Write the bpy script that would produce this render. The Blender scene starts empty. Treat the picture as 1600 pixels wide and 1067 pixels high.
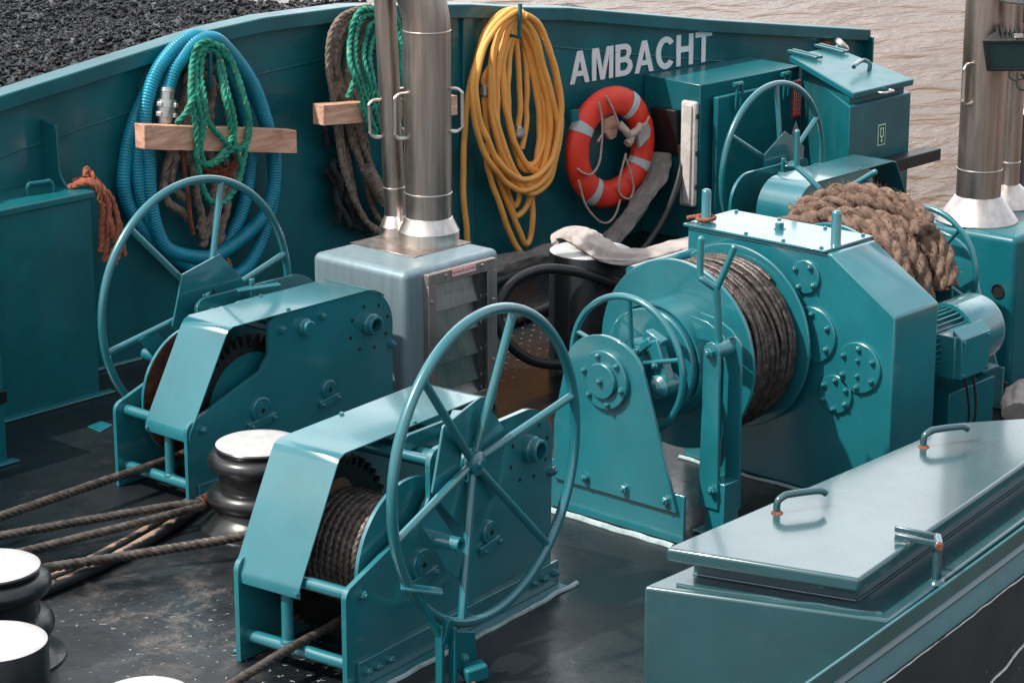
import bpy, bmesh, math, random
from math import sin, cos, pi, radians, sqrt, atan2
from mathutils import Vector as V, Matrix, noise
R = random.Random(7)
scene = bpy.context.scene
COL = scene.collection

# ------------------------------------------------------------------ helpers
class MB:
    """collects vertices and faces; build() links them as one mesh object"""
    def __init__(s):
        s.v = []; s.f = []; s.m = []; s.mi = 0
    def add(s, vs, fs):
        o = len(s.v); s.v += [tuple(v) for v in vs]
        for f in fs:
            s.f.append([i + o for i in f]); s.m.append(s.mi)
        return s
    def box(s, x0, x1, y0, y1, z0, z1):
        vs = [(x, y, z) for x in (x0, x1) for y in (y0, y1) for z in (z0, z1)]
        return s.add(vs, [(0,1,3,2),(4,6,7,5),(0,4,5,1),(2,3,7,6),(0,2,6,4),(1,5,7,3)])
    def bar(s, a, b, w, h, up=(0,0,1)):
        a, b = V(a), V(b); d = (b - a).normalized(); u = V(up)
        sd = d.cross(u).normalized(); u = sd.cross(d)
        vs = []
        for p in (a, b):
            for i, j in ((-1,-1),(1,-1),(1,1),(-1,1)):
                vs.append(p + sd * (w/2*i) + u * (h/2*j))
        return s.add(vs, [(0,1,2,3),(4,7,6,5),(0,4,5,1),(1,5,6,2),(2,6,7,3),(3,7,4,0)])
    def prism(s, pts, ext):
        n = len(pts); e = V(ext)
        vs = [V(p) for p in pts] + [V(p) + e for p in pts]
        fs = [list(range(n))[::-1], [n + i for i in range(n)]]
        fs += [(i, (i+1) % n, n + (i+1) % n, n + i) for i in range(n)]
        return s.add(vs, fs)
    def hexa(s, p):           # 8 corners: 4 bottom, 4 top
        return s.add(p, [(0,3,2,1),(4,5,6,7),(0,1,5,4),(1,2,6,5),(2,3,7,6),(3,0,4,7)])
    def lathe(s, c, axis, prof, n=40):
        """prof: (distance along axis, radius)"""
        c = V(c); a = V(axis).normalized()
        u = a.orthogonal().normalized(); w = a.cross(u)
        vs = []; k = len(prof)
        for (h, r) in prof:
            for i in range(n):
                t = 2*pi*i/n
                vs.append(c + a*h + (u*cos(t) + w*sin(t))*max(r, 1e-5))
        fs = []
        for j in range(k-1):
            for i in range(n):
                fs.append((j*n+i, j*n+(i+1) % n, (j+1)*n+(i+1) % n, (j+1)*n+i))
        fs.append([i for i in range(n)][::-1]); fs.append([(k-1)*n+i for i in range(n)])
        return s.add(vs, fs)
    def cyl(s, a, b, r, r1=None, n=24):
        a, b = V(a), V(b)
        return s.lathe(a, b-a, [(0, r), ((b-a).length, r if r1 is None else r1)], n)
    def disc(s, c, axis, r, t, n=40, hole=0):
        if hole:
            return s.ringsec(c, axis, hole, r, t, n)
        return s.lathe(c, axis, [(0, r), (t, r)], n)
    def ringsec(s, c, axis, r0, r1, t, n=48):
        c = V(c); a = V(axis).normalized(); u = a.orthogonal().normalized(); w = a.cross(u)
        vs = []
        for i in range(n):
            d = u*cos(2*pi*i/n) + w*sin(2*pi*i/n)
            vs += [c + d*r0, c + d*r1, c + d*r1 + a*t, c + d*r0 + a*t]
        fs = []
        for i in range(n):
            p = 4*i; q = 4*((i+1) % n)
            for k in range(4):
                fs.append((p+k, q+k, q+(k+1) % 4, p+(k+1) % 4))
        return s.add(vs, fs)
    def tube(s, path, r, n=12, closed=False, rf=None, flat=None):
        """sweep; rf(i, arclength, theta) -> radius factor; flat=(up vector, squash)"""
        P = [V(p) for p in path]; k = len(P)
        T = []
        for i in range(k):
            if closed: t = P[(i+1) % k] - P[i-1]
            else: t = P[min(i+1, k-1)] - P[max(i-1, 0)]
            T.append(t.normalized() if t.length > 1e-9 else V((0,0,1)))
        nrm = T[0].orthogonal().normalized()
        vs = []; L = 0.0
        for i in range(k):
            if i:
                L += (P[i]-P[i-1]).length
            nrm = (nrm - T[i]*nrm.dot(T[i]))
            nrm = nrm.normalized() if nrm.length > 1e-6 else T[i].orthogonal().normalized()
            b = T[i].cross(nrm)
            for j in range(n):
                th = 2*pi*j/n
                q = r * (rf(i, L, th) if rf else 1.0)
                vs.append(P[i] + nrm*(cos(th)*q) + b*(sin(th)*q))
        fs = []
        for i in range(k if closed else k-1):
            for j in range(n):
                fs.append((i*n+j, i*n+(j+1) % n, ((i+1) % k)*n+(j+1) % n, ((i+1) % k)*n+j))
        if not closed:
            fs.append(list(range(n))[::-1]); fs.append([(k-1)*n+j for j in range(n)])
        return s.add(vs, fs)
    def rope(s, path, r, pitch, strands=3, depth=.30, per=5, step=None):
        path = resample(path, step or pitch/(strands*6.5))
        def rf(i, L, th):
            ph = strands*(th - 2*pi*L/pitch)/2
            return 1 - depth*(1-abs(cos(ph)))**1.2 if False else 1 - depth*(1-abs(cos(ph)))
        return s.tube(path, r, strands*per, rf=rf)
    def ribbed(s, path, r, pitch, depth=.10, n=14):
        path = resample(path, pitch/4)
        return s.tube(path, r, n, rf=lambda i, L, th: 1 - depth*(.5-.5*cos(2*pi*i/4)))
    def torus(s, c, axis, R0, r, n=72, m=12, rz=None):
        c = V(c); a = V(axis).normalized(); u = a.orthogonal().normalized(); w = a.cross(u)
        vs = []
        for i in range(n):
            d = u*cos(2*pi*i/n) + w*sin(2*pi*i/n)
            for j in range(m):
                t = 2*pi*j/m
                vs.append(c + d*(R0 + r*cos(t)) + a*((rz or r)*sin(t)))
        fs = [(i*m+j, ((i+1) % n)*m+j, ((i+1) % n)*m+(j+1) % m, i*m+(j+1) % m) for i in range(n) for j in range(m)]
        return s.add(vs, fs)
    def sphere(s, c, r, n=16, m=10, sc=(1,1,1)):
        c = V(c); prof = []
        vs = []
        for j in range(m+1):
            p = pi*j/m
            for i in range(n):
                t = 2*pi*i/n
                q = max(sin(p), 1e-4)
                vs.append((c.x + r*sc[0]*q*cos(t), c.y + r*sc[1]*q*sin(t), c.z + r*sc[2]*cos(p)))
        fs = [(j*n+i, j*n+(i+1) % n, (j+1)*n+(i+1) % n, (j+1)*n+i) for j in range(m) for i in range(n)]
        return s.add(vs, fs)
    def build(s, name, mat, parent=None, bev=0, seg=2, sharp=35, smooth=True, recalc=True):
        me = bpy.data.meshes.new(name)
        off = V((0,0,0))
        if parent is not None and 'wo' in parent:
            off = V(parent['wo'])
        me.from_pydata([V(v) - off for v in s.v], [], s.f)
        mats = mat if isinstance(mat, (list, tuple)) else [mat]
        for m in mats: me.materials.append(m)
        if len(mats) > 1:
            me.polygons.foreach_set('material_index', s.m)
        if recalc:
            bm = bmesh.new(); bm.from_mesh(me)
            bmesh.ops.recalc_face_normals(bm, faces=bm.faces)
            bm.to_mesh(me); bm.free()
        if smooth:
            me.polygons.foreach_set('use_smooth', [True]*len(me.polygons))
            me.set_sharp_from_angle(angle=radians(sharp))
        me.update()
        o = bpy.data.objects.new(name, me); COL.objects.link(o)
        if parent is not None:
            o.parent = parent
            o['wo'] = tuple(off)
        if bev:
            b = o.modifiers.new('bevel', 'BEVEL'); b.width = bev; b.segments = seg
            b.limit_method = 'ANGLE'; b.angle_limit = radians(30); b.harden_normals = False
        return o

def catmull(P, per=8, closed=False):
    P = [V(p) for p in P]; n = len(P); out = []
    rng = range(n if closed else n-1)
    for i in rng:
        if closed: a, b, c, d = P[i-1], P[i], P[(i+1) % n], P[(i+2) % n]
        else: a, b, c, d = P[max(i-1,0)], P[i], P[i+1], P[min(i+2,n-1)]
        for k in range(per):
            t = k/per
            out.append(.5*((2*b) + (c-a)*t + (2*a-5*b+4*c-d)*t*t + (3*b-a-3*c+d)*t**3))
    if not closed: out.append(P[-1])
    return out
def resample(P, step):
    P = [V(p) for p in P]
    out = [P[0]]; need = step; 
    for i in range(1, len(P)):
        a, b = P[i-1], P[i]; L = (b-a).length
        pos = 0.0
        while L - pos >= need and L > 0:
            pos += need; out.append(a.lerp(b, pos/L)); need = step
        need -= (L - pos)
    if (out[-1]-P[-1]).length > step*.3: out.append(P[-1])
    return out
def jit(P, a, seed=0):
    return [V(p) + V((noise.noise(V(p)*9+V((seed,0,0))), noise.noise(V(p)*9+V((0,seed+5,0))), noise.noise(V(p)*9+V((0,0,seed+9)))))*a for p in P]
def arc2(c, r, a0, a1, n):
    return [(c[0]+r*cos(radians(a0+(a1-a0)*i/n)), c[1]+r*sin(radians(a0+(a1-a0)*i/n))) for i in range(n+1)]

def tag(o, label=None, cat=None, group=None, kind=None):
    if label: o['label'] = label
    if cat: o['category'] = cat
    if group: o['group'] = group
    if kind: o['kind'] = kind
    return o
def thing(name, label, cat, loc=(0,0,0), rz=0, group=None, local=False):
    """an Empty at the thing's base; parts are built in world coordinates unless local"""
    o = bpy.data.objects.new(name, None); COL.objects.link(o)
    o.empty_display_size = .1
    o.location = loc; o.rotation_euler = (0,0,rz)
    if not local: o['wo'] = tuple(loc)
    return tag(o, label, cat, group)
def struct(name, mb, mat, **k):
    o = mb.build(name, mat, **k); o['kind'] = 'structure'; return o
def clean():
    for o in COL.objects:
        if 'wo' in o: del o['wo']

_bolt = {}
def bolt(parent, p, axis, r=.012, h=.012, mat=None, name='hex_bolt', stud=True):
    """a hexagon bolt with washer and stud end, seated at p, pointing along axis"""
    key = (r, h, stud, mat.name)
    if key not in _bolt:
        m = MB()
        m.lathe((0,0,0), (0,0,1), [(0, r*1.35), (r*.22, r*1.35)], 16)
        m.lathe((0,0,r*.2), (0,0,1), [(0, r*1.08), (h*.85, r*1.08), (h, r*.9)], 6)
        if stud: m.lathe((0,0,r*.2+h-.001), (0,0,1), [(0, r*.55), (r*.45, r*.55), (r*.55, r*.42)], 10)
        o = m.build('hex_bolt', mat, sharp=25); _bolt[key] = o.data
        bpy.data.objects.remove(o)
    o = bpy.data.objects.new(name, _bolt[key]); COL.objects.link(o)
    off = V(parent['wo']) if 'wo' in parent else V((0,0,0))
    q = V((0,0,1)).rotation_difference(V(axis).normalized())
    o.parent = parent
    o.matrix_local = Matrix.Translation(V(p)-off) @ q.to_matrix().to_4x4() @ Matrix.Rotation(R.random()*1.0, 4, 'Z')
    return o
def copy_tree(o, parent=None):
    c = o.copy(); COL.objects.link(c)
    if parent is not None: c.parent = parent
    for ch in list(o.children): copy_tree(ch, c)
    return c
def handle_u(mb, a, b, rise, r):
    """bent round bar between a and b standing off by vector rise"""
    a, b, u = V(a), V(b), V(rise); d = (b-a); k = min(.28, u.length/d.length*.6)
    pts = [a - u*.05, a + u*.6, a + u + d*k*.5, a + u + d*k, b + u - d*k, b + u - d*k*.5, b + u*.6, b - u*.05]
    mb.tube(catmull(pts, 5), r, 10)

# ------------------------------------------------------------------ materials
def newmat(name):
    m = bpy.data.materials.new(name); m.use_nodes = True
    nt = m.node_tree; b = nt.nodes['Principled BSDF']
    return m, nt, b
def nd(nt, t, **k):
    n = nt.nodes.new(t)
    for a, v in k.items():
        if a.startswith('i_'):
            n.inputs[a[2:].replace('_',' ')].default_value = v
        else: setattr(n, a, v)
    return n
def ramp(nt, src, p):
    r = nt.nodes.new('ShaderNodeValToRGB'); e = r.color_ramp.elements
    while len(e) < len(p): e.new(.5)
    for i, (x, c) in enumerate(p):
        e[i].position = x; e[i].color = (c, c, c, 1) if not hasattr(c, '__len__') else (*c[:3], 1)
    nt.links.new(src, r.inputs[0]); return r.outputs[0]
def mixc(nt, fac, a, b, blend='MIX'):
    m = nt.nodes.new('ShaderNodeMix'); m.data_type = 'RGBA'; m.blend_type = blend
    if hasattr(fac, 'links'): nt.links.new(fac, m.inputs[0])
    else: m.inputs[0].default_value = fac
    for s, i in ((a, 6), (b, 7)):
        if hasattr(s, 'links'): nt.links.new(s, m.inputs[i])
        else: m.inputs[i].default_value = (*s[:3], 1)
    return m.outputs[2]
def tex(nt, scale=5, detail=4, rough=.55, stretch=(1,1,1), dist=0, coord='Object', off=(0,0,0)):
    tc = nt.nodes.new('ShaderNodeTexCoord'); mp = nt.nodes.new('ShaderNodeMapping')
    mp.inputs['Scale'].default_value = stretch; mp.inputs['Location'].default_value = off
    nt.links.new(tc.outputs[coord], mp.inputs[0])
    n = nt.nodes.new('ShaderNodeTexNoise')
    n.inputs['Scale'].default_value = scale; n.inputs['Detail'].default_value = detail
    n.inputs['Roughness'].default_value = rough; n.inputs['Distortion'].default_value = dist
    nt.links.new(mp.outputs[0], n.inputs['Vector']); return n.outputs[0]
def bump(nt, b, src, strength=.2, dist=.01, prev=None):
    n = nt.nodes.new('ShaderNodeBump'); n.inputs['Strength'].default_value = strength
    n.inputs['Distance'].default_value = dist
    nt.links.new(src, n.inputs['Height'])
    if prev: nt.links.new(prev, n.inputs['Normal'])
    nt.links.new(n.outputs[0], b.inputs['Normal']); return n.outputs[0]
def paint(name, base, rough=.3, var=.16, wear=.0, coat=.25, streak=0, spec=.5):
    m, nt, b = newmat(name)
    c2 = [x*(1-var) for x in base]; c3 = [min(1, x*(1+var*.8)+.001) for x in base]
    n1 = tex(nt, 2.3, 5, .6)
    col = mixc(nt, ramp(nt, n1, [(.35, 0), (.68, 1)]), c2, c3)
    n2 = tex(nt, 6, 4, .6)
    # chalky scuffs and dust
    sc = tex(nt, 7, 6, .7, (1,1,1), .8, off=(3,1,7))
    col = mixc(nt, ramp(nt, sc, [(.55, 0), (.70, .30)]), col, [x*.8+.045 for x in base])
    if streak:
        st = tex(nt, 9, 4, .6, (1,1,.12), .3)
        col = mixc(nt, ramp(nt, st, [(.52, 0), (.75, streak)]), col, [x*.8+.025 for x in base])
    if wear:
        w = tex(nt, 11, 7, .75, (1,1,1), 1.2, off=(9,4,2))
        col = mixc(nt, ramp(nt, w, [(.70-.06*wear, 0), (.73-.06*wear, 1)]), col, (.13, .055, .025))
    nt.links.new(col, b.inputs['Base Color'])
    nt.links.new(ramp(nt, n2, [(.3, rough*.88), (.7, min(1, rough*1.15))]), b.inputs['Roughness'])
    b.inputs['Coat Weight'].default_value = coat; b.inputs['Coat Roughness'].default_value = .10; b.inputs['Coat IOR'].default_value = 1.65
    b.inputs['IOR'].default_value = 1.55; b.inputs['Specular IOR Level'].default_value = spec
    bump(nt, b, tex(nt, 3.5, 2), .07, .02)
    return m
def steel(name, base, rough, metal=1.0, streak=.35, coat=0):
    m, nt, b = newmat(name)
    st = tex(nt, 6, 5, .6, (5,5,.25), .2)
    col = mixc(nt, ramp(nt, st, [(.35, 0), (.7, 1)]), [x*(1-streak) for x in base], [min(1, x*(1+streak*.35)) for x in base])
    sm = tex(nt, 3.2, 6, .7, (1,1,.6), .6, off=(2,5,1))
    col = mixc(nt, ramp(nt, sm, [(.5, 0), (.75, .35)]), col, [x*.6 for x in base])
    nt.links.new(col, b.inputs['Base Color'])
    b.inputs['Metallic'].default_value = metal
    nt.links.new(ramp(nt, sm, [(.3, rough*.75), (.7, rough*1.4)]), b.inputs['Roughness'])
    b.inputs['Coat Weight'].default_value = coat
    return m
def plain(name, base, rough=.6, var=.25, scale=14, bs=.15, metal=0, stretch=(1,1,1), base2=None, bscale=None, spec=.5):
    m, nt, b = newmat(name)
    n = tex(nt, scale, 6, .65, stretch, .3)
    nt.links.new(mixc(nt, ramp(nt, n, [(.35, 0), (.68, 1)]), [x*(1-var) for x in base], base2 or [min(1, x*(1+var)) for x in base]), b.inputs['Base Color'])
    nt.links.new(ramp(nt, n, [(.3, rough*.85), (.7, min(1, rough*1.15))]), b.inputs['Roughness'])
    b.inputs['Metallic'].default_value = metal; b.inputs['Specular IOR Level'].default_value = spec
    if bs: bump(nt, b, tex(nt, bscale or scale*4, 4, .6, stretch), bs, .006)
    return m

TEAL = (.010, .150, .182)
M = {}
M['teal'] = paint('teal_paint', TEAL, .30, .16, coat=.9, wear=.5, streak=.3)
M['wall'] = paint('bulwark_teal_paint', (.005, .112, .132), .32, .24, coat=.12, streak=.4, spec=.32)
M['lid'] = paint('hatch_teal_paint', (.022, .080, .094), .26, .14, coat=.65)
M['dark_teal'] = paint('dark_teal_paint', (.004, .115, .140), .36, .15, coat=.12, spec=.35)  # a darker, less glossy teal
M['black'] = paint('black_bitumen_paint', (.009, .010, .011), .34, .3, wear=.7, coat=.15)
M['blackclean'] = paint('black_gloss_paint', (.007, .008, .009), .46, .2, coat=.06, spec=.3)
M['white'] = plain('white_top_paint', (.44, .435, .42), .6, .12, 9, .2, base2=(.56, .56, .55))
M['letter'] = plain('letter_paint', (.80, .80, .80), .45, .06, 9, .03)
M['steel'] = steel('stainless_steel', (.47, .395, .355), .36)
M['bright'] = steel('bright_steel', (.70, .65, .61), .34, 1, .2)
M['satin'] = steel('satin_steel', (.50, .43, .40), .52, 1, .25)
M['box'] = steel('brushed_teal_metal', (.235, .325, .36), .42, .35, .16, coat=.1)
M['louvre'] = steel('louvre_steel', (.50, .47, .44), .34, 1, .2)
M['alu'] = steel('coupling_aluminium', (.62, .60, .58), .38, 1, .2)
M['hole'] = plain('dark_opening', (.004, .005, .006), .8, .1, 5, 0)
M['rubber'] = plain('black_rubber', (.012, .012, .013), .42, .2, 20, .05)
M['wire'] = plain('steel_wire_rope', (.070, .055, .047), .42, .5, 26, .3, .35, base2=(.150, .122, .106))
M['wire_dark'] = plain('greased_wire_rope', (.055, .042, .037), .34, .5, 30, .35, .4, base2=(.15, .12, .105))
M['hawser'] = plain('natural_fibre_rope', (.125, .076, .053), .95, .25, 24, .6, base2=(.255, .165, .120), bscale=160)
M['brownrope'] = plain('weathered_fibre_rope', (.17, .12, .09), .92, .4, 30, .6, base2=(.34, .26, .205), bscale=170)
M['redrope'] = plain('rust_red_rope', (.20, .045, .022), .85, .4, 30, .5, base2=(.34, .09, .045), bscale=170)
M['orangerope'] = plain('orange_rope', (.27, .072, .036), .85, .3, 30, .5, base2=(.40, .125, .068), bscale=170)
m, nt, b = newmat('green_poly_rope'); M['greenrope'] = m
g1 = tex(nt, 24, 5, .6); g2 = tex(nt, 34, 2, .5, off=(3,1,2)); g3 = tex(nt, 150, 3, .6)
col = mixc(nt, ramp(nt, g1, [(.35, 0), (.68, 1)]), (.002, .135, .088), (.010, .32, .205))
col = mixc(nt, ramp(nt, g2, [(.66, 0), (.70, .85)]), col, (.34, .27, .19))
nt.links.new(col, b.inputs['Base Color']); b.inputs['Roughness'].default_value = .55; bump(nt, b, g3, .35, .006)
M['darknet'] = plain('dark_tarred_rope', (.012, .017, .020), .8, .4, 30, .5, bscale=150)
M['grab'] = plain('pale_grab_line', (.50, .36, .30), .85, .25, 40, .4, bscale=190)
M['bluehose'] = plain('blue_suction_hose', (.004, .24, .35), .34, .2, 6, .02)
M['yellow'] = plain('yellow_hose', (.95, .42, .095), .42, .10, 5, .04)
M['ring'] = plain('orange_red_buoy', (.84, .045, .020), .42, .10, 6, .06)
M['tape'] = plain('reflective_tape', (.52, .54, .54), .4, .1, 40, .05)
M['cloth'] = plain('grey_canvas', (.15, .132, .12), .95, .18, 9, .3, base2=(.25, .22, .205), bscale=120)
M['palecloth'] = plain('pale_canvas', (.36, .31, .285), .95, .12, 9, .3, base2=(.50, .44, .41), bscale=120)
M['signred'] = plain('red_sign', (.85, .025, .03), .4, .05, 9, 0)
M['signwhite'] = plain('white_sign', (.75, .70, .69), .4, .04, 9, 0)
M['signgreen'] = plain('green_sign', (.005, .07, .035), .4, .05, 9, 0)
M['glow'] = plain('photoluminescent_sign', (.62, .76, .60), .4, .04, 9, 0)
M['signorange'] = plain('orange_sign', (.62, .20, .03), .45, .1, 9, 0)
M['weld'] = plain('pale_weld_paint', (.34,.44,.45), .5, .3, 20, .3)
M['ink'] = plain('sign_ink', (.06, .03, .04), .5, .1, 9, 0)
M['lampwhite'] = plain('yellowed_lamp_cover', (.56, .51, .47), .28, .12, 14, .03, base2=(.68, .64, .61))
M['grey'] = plain('dark_grey_casting', (.055, .058, .06), .4, .2, 14, .1, .3)
M['rust'] = plain('orange_rust', (.20, .065, .030), .85, .5, 40, .4)
M['rustbrown'] = plain('rusty_flange', (.06, .020, .014), .6, .6, 18, .5, .2, base2=(.14, .055, .035))
M['grease'] = plain('black_grease', (.010, .009, .009), .38, .4, 12, .3)
M['tan'] = plain('bare_worn_steel', (.28, .17, .09), .55, .3, 12, .1, .3)

# wood
m, nt, b = newmat('sawn_timber'); M['wood'] = m
g = tex(nt, 3.0, 6, .65, (1.2, 9, 9), .6)
col = mixc(nt, ramp(nt, g, [(.35, 0), (.65, 1)]), (.47, .225, .14), (.78, .47, .335))
s1 = tex(nt, 4.5, 5, .7, (1, 1, 1), .5, off=(1, 2, 3))
col = mixc(nt, ramp(nt, s1, [(.58, 0), (.72, .75)]), col, (.05, .03, .022))
nt.links.new(col, b.inputs['Base Color']); b.inputs['Roughness'].default_value = .8
bump(nt, b, g, .35, .008)

# deck: black coated steel with rows of weld-bead grip dots, scuffs and damp patches
m, nt, b = newmat('deck_coating'); M['deck'] = m
tc = nd(nt, 'ShaderNodeTexCoord'); mp = nd(nt, 'ShaderNodeMapping')
mp.inputs['Scale'].default_value = (1/.078, 1/.066, 1); mp.inputs['Rotation'].default_value = (0, 0, radians(2))
nt.links.new(tc.outputs['Object'], mp.inputs[0])
wob = nd(nt, 'ShaderNodeTexNoise'); wob.inputs['Scale'].default_value = 3.0
nt.links.new(mp.outputs[0], wob.inputs['Vector'])
ws = nd(nt, 'ShaderNodeVectorMath', operation='SCALE'); ws.inputs['Scale'].default_value = .75
nt.links.new(wob.outputs['Color'], ws.inputs[0])
wa = nd(nt, 'ShaderNodeVectorMath', operation='ADD'); nt.links.new(mp.outputs[0], wa.inputs[0]); nt.links.new(ws.outputs[0], wa.inputs[1])
fr = nd(nt, 'ShaderNodeVectorMath', operation='FRACTION'); nt.links.new(wa.outputs[0], fr.inputs[0])
sb = nd(nt, 'ShaderNodeVectorMath', operation='SUBTRACT'); sb.inputs[1].default_value = (.5, .5, 0); nt.links.new(fr.outputs[0], sb.inputs[0])
sp = nd(nt, 'ShaderNodeSeparateXYZ'); nt.links.new(sb.outputs[0], sp.inputs[0])
cb = nd(nt, 'ShaderNodeCombineXYZ'); nt.links.new(sp.outputs[0], cb.inputs[0]); nt.links.new(sp.outputs[1], cb.inputs[1])
ln = nd(nt, 'ShaderNodeVectorMath', operation='LENGTH'); nt.links.new(cb.outputs[0], ln.inputs[0])
dots = ramp(nt, ln.outputs['Value'], [(.05, 1), (.105, 0)])
lg = tex(nt, 1.1, 4, .6, off=(4.2, 1.3, 0))                      # where the grip dots survive
wr = tex(nt, 3.5, 8, .72, dist=.7)                               # worn brown areas
fine = tex(nt, 26, 8, .75, dist=.5)
base = mixc(nt, ramp(nt, tex(nt, 2.2, 6, .65), [(.3, 0), (.7, 1)]), (.0045, .006, .0075), (.012, .0155, .019))
base = mixc(nt, ramp(nt, wr, [(.58, 0), (.75, .55)]), base, (.060, .052, .046))
base = mixc(nt, ramp(nt, fine, [(.64, 0), (.70, .7)]), base, (.14, .12, .105))
def spot(c, r0, r1):
    s_ = nd(nt, 'ShaderNodeVectorMath', operation='DISTANCE'); s_.inputs[1].default_value = c; nt.links.new(tc.outputs['Object'], s_.inputs[0])
    return ramp(nt, s_.outputs['Value'], [(r0, 1), (r1, 0)])
mx = nd(nt, 'ShaderNodeMath', operation='MAXIMUM'); nt.links.new(spot((5.1,6.45,0), .72, .98), mx.inputs[0]); nt.links.new(spot((9.35,8.55,0), .55, .8), mx.inputs[1])
d0 = nd(nt, 'ShaderNodeMath', operation='MULTIPLY'); nt.links.new(dots, d0.inputs[0]); nt.links.new(mx.outputs[0], d0.inputs[1]); dots = d0.outputs[0]
dm = nd(nt, 'ShaderNodeMath', operation='MULTIPLY'); nt.links.new(dots, dm.inputs[0]); nt.links.new(ramp(nt, lg, [(.36, .25), (.52, 1)]), dm.inputs[1])
dust = nd(nt, 'ShaderNodeMath', operation='MULTIPLY'); nt.links.new(ramp(nt, tex(nt, 5, 9, .78, dist=.4, off=(1,6,0)), [(.50, 0), (.66, 1)]), dust.inputs[0]); nt.links.new(spot((5.75,6.75,0), .25, .75), dust.inputs[1])
base = mixc(nt, dust.outputs[0], base, (.15, .125, .11))
base = mixc(nt, dm.outputs[0], base, (.30, .30, .29))
nt.links.new(base, b.inputs['Base Color'])
rg = mixc(nt, spot((8.95,7.65,0), .35, .95), ramp(nt, tex(nt, 1.7, 5, .6, off=(8, 3, 0)), [(.38, .14), (.62, .42)]), (.13, .13, .13))
nt.links.new(rg, b.inputs['Roughness']); b.inputs['Specular IOR Level'].default_value = .45
p = bump(nt, b, dots, .9, .006)
p = bump(nt, b, fine, .25, .004, p); bump(nt, b, tex(nt, 5, 3, .5), .22, .02, p)

# muddy river water
m, nt, b = newmat('muddy_water'); M['water'] = m
w1 = tex(nt, 1.1, 4, .5, (1, 1.5, 1), .6); w2 = tex(nt, 5.2, 3, .5, (1, 1.4, 1), .4); w3 = tex(nt, .28, 3, .5)
nt.links.new(mixc(nt, ramp(nt, w3, [(.35, 0), (.65, 1)]), (.092, .048, .023), (.140, .080, .044)), b.inputs['Base Color'])
b.inputs['Roughness'].default_value = .16; b.inputs['IOR'].default_value = 1.33; b.inputs['Specular IOR Level'].default_value = .07
p = bump(nt, b, w1, .5, .30); bump(nt, b, w2, .30, .06, p)

# coal
m, nt, b = newmat('coal'); M['coal'] = m
c1 = tex(nt, 30, 5, .6)
nt.links.new(mixc(nt, ramp(nt, c1, [(.35, 0), (.72, 1)]), (.0015, .002, .0026), (.008, .0092, .0115)), b.inputs['Base Color'])
nt.links.new(ramp(nt, tex(nt, 60, 2), [(.35, .2), (.65, .6)]), b.inputs['Roughness'])
b.inputs['Specular IOR Level'].default_value = .3
bump(nt, b, tex(nt, 90, 5, .65), .5, .01)

# dark scraped hull side
m, nt, b = newmat('scraped_hull_coating'); M['hull'] = m
h1 = tex(nt, 7, 8, .7, (1, 1, 2.5), 1.5); h2 = tex(nt, 2.5, 5, .6)
col = mixc(nt, ramp(nt, h2, [(.3, 0), (.7, 1)]), (.014, .022, .026), (.030, .041, .047))
col = mixc(nt, ramp(nt, h1, [(.655, 0), (.67, .8), (.685, 0)]), col, (.34, .35, .35))
nt.links.new(col, b.inputs['Base Color']); b.inputs['Roughness'].default_value = .65; b.inputs['Specular IOR Level'].default_value = .25
bump(nt, b, h2, .3, .02)

# lamp glass
m, nt, b = newmat('lamp_glass'); M['glass'] = m
b.inputs['Base Color'].default_value = (.045, .085, .090, 1); b.inputs['Roughness'].default_value = .12
bump(nt, b, tex(nt, 30, 2), .05, .003)

def solo(name, mb, mat, label, cat, group=None, kind=None, **k):
    """a thing that is one mesh: origin moved to the middle of its base"""
    xs = [v[0] for v in mb.v]; ys = [v[1] for v in mb.v]; zs = [v[2] for v in mb.v]
    c = V(((min(xs)+max(xs))/2, (min(ys)+max(ys))/2, min(zs)))
    mb.v = [tuple(V(v)-c) for v in mb.v]
    o = mb.build(name, mat, None, **k); o.location = c; o['wo'] = tuple(c)
    return tag(o, label, cat, group, kind)

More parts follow.
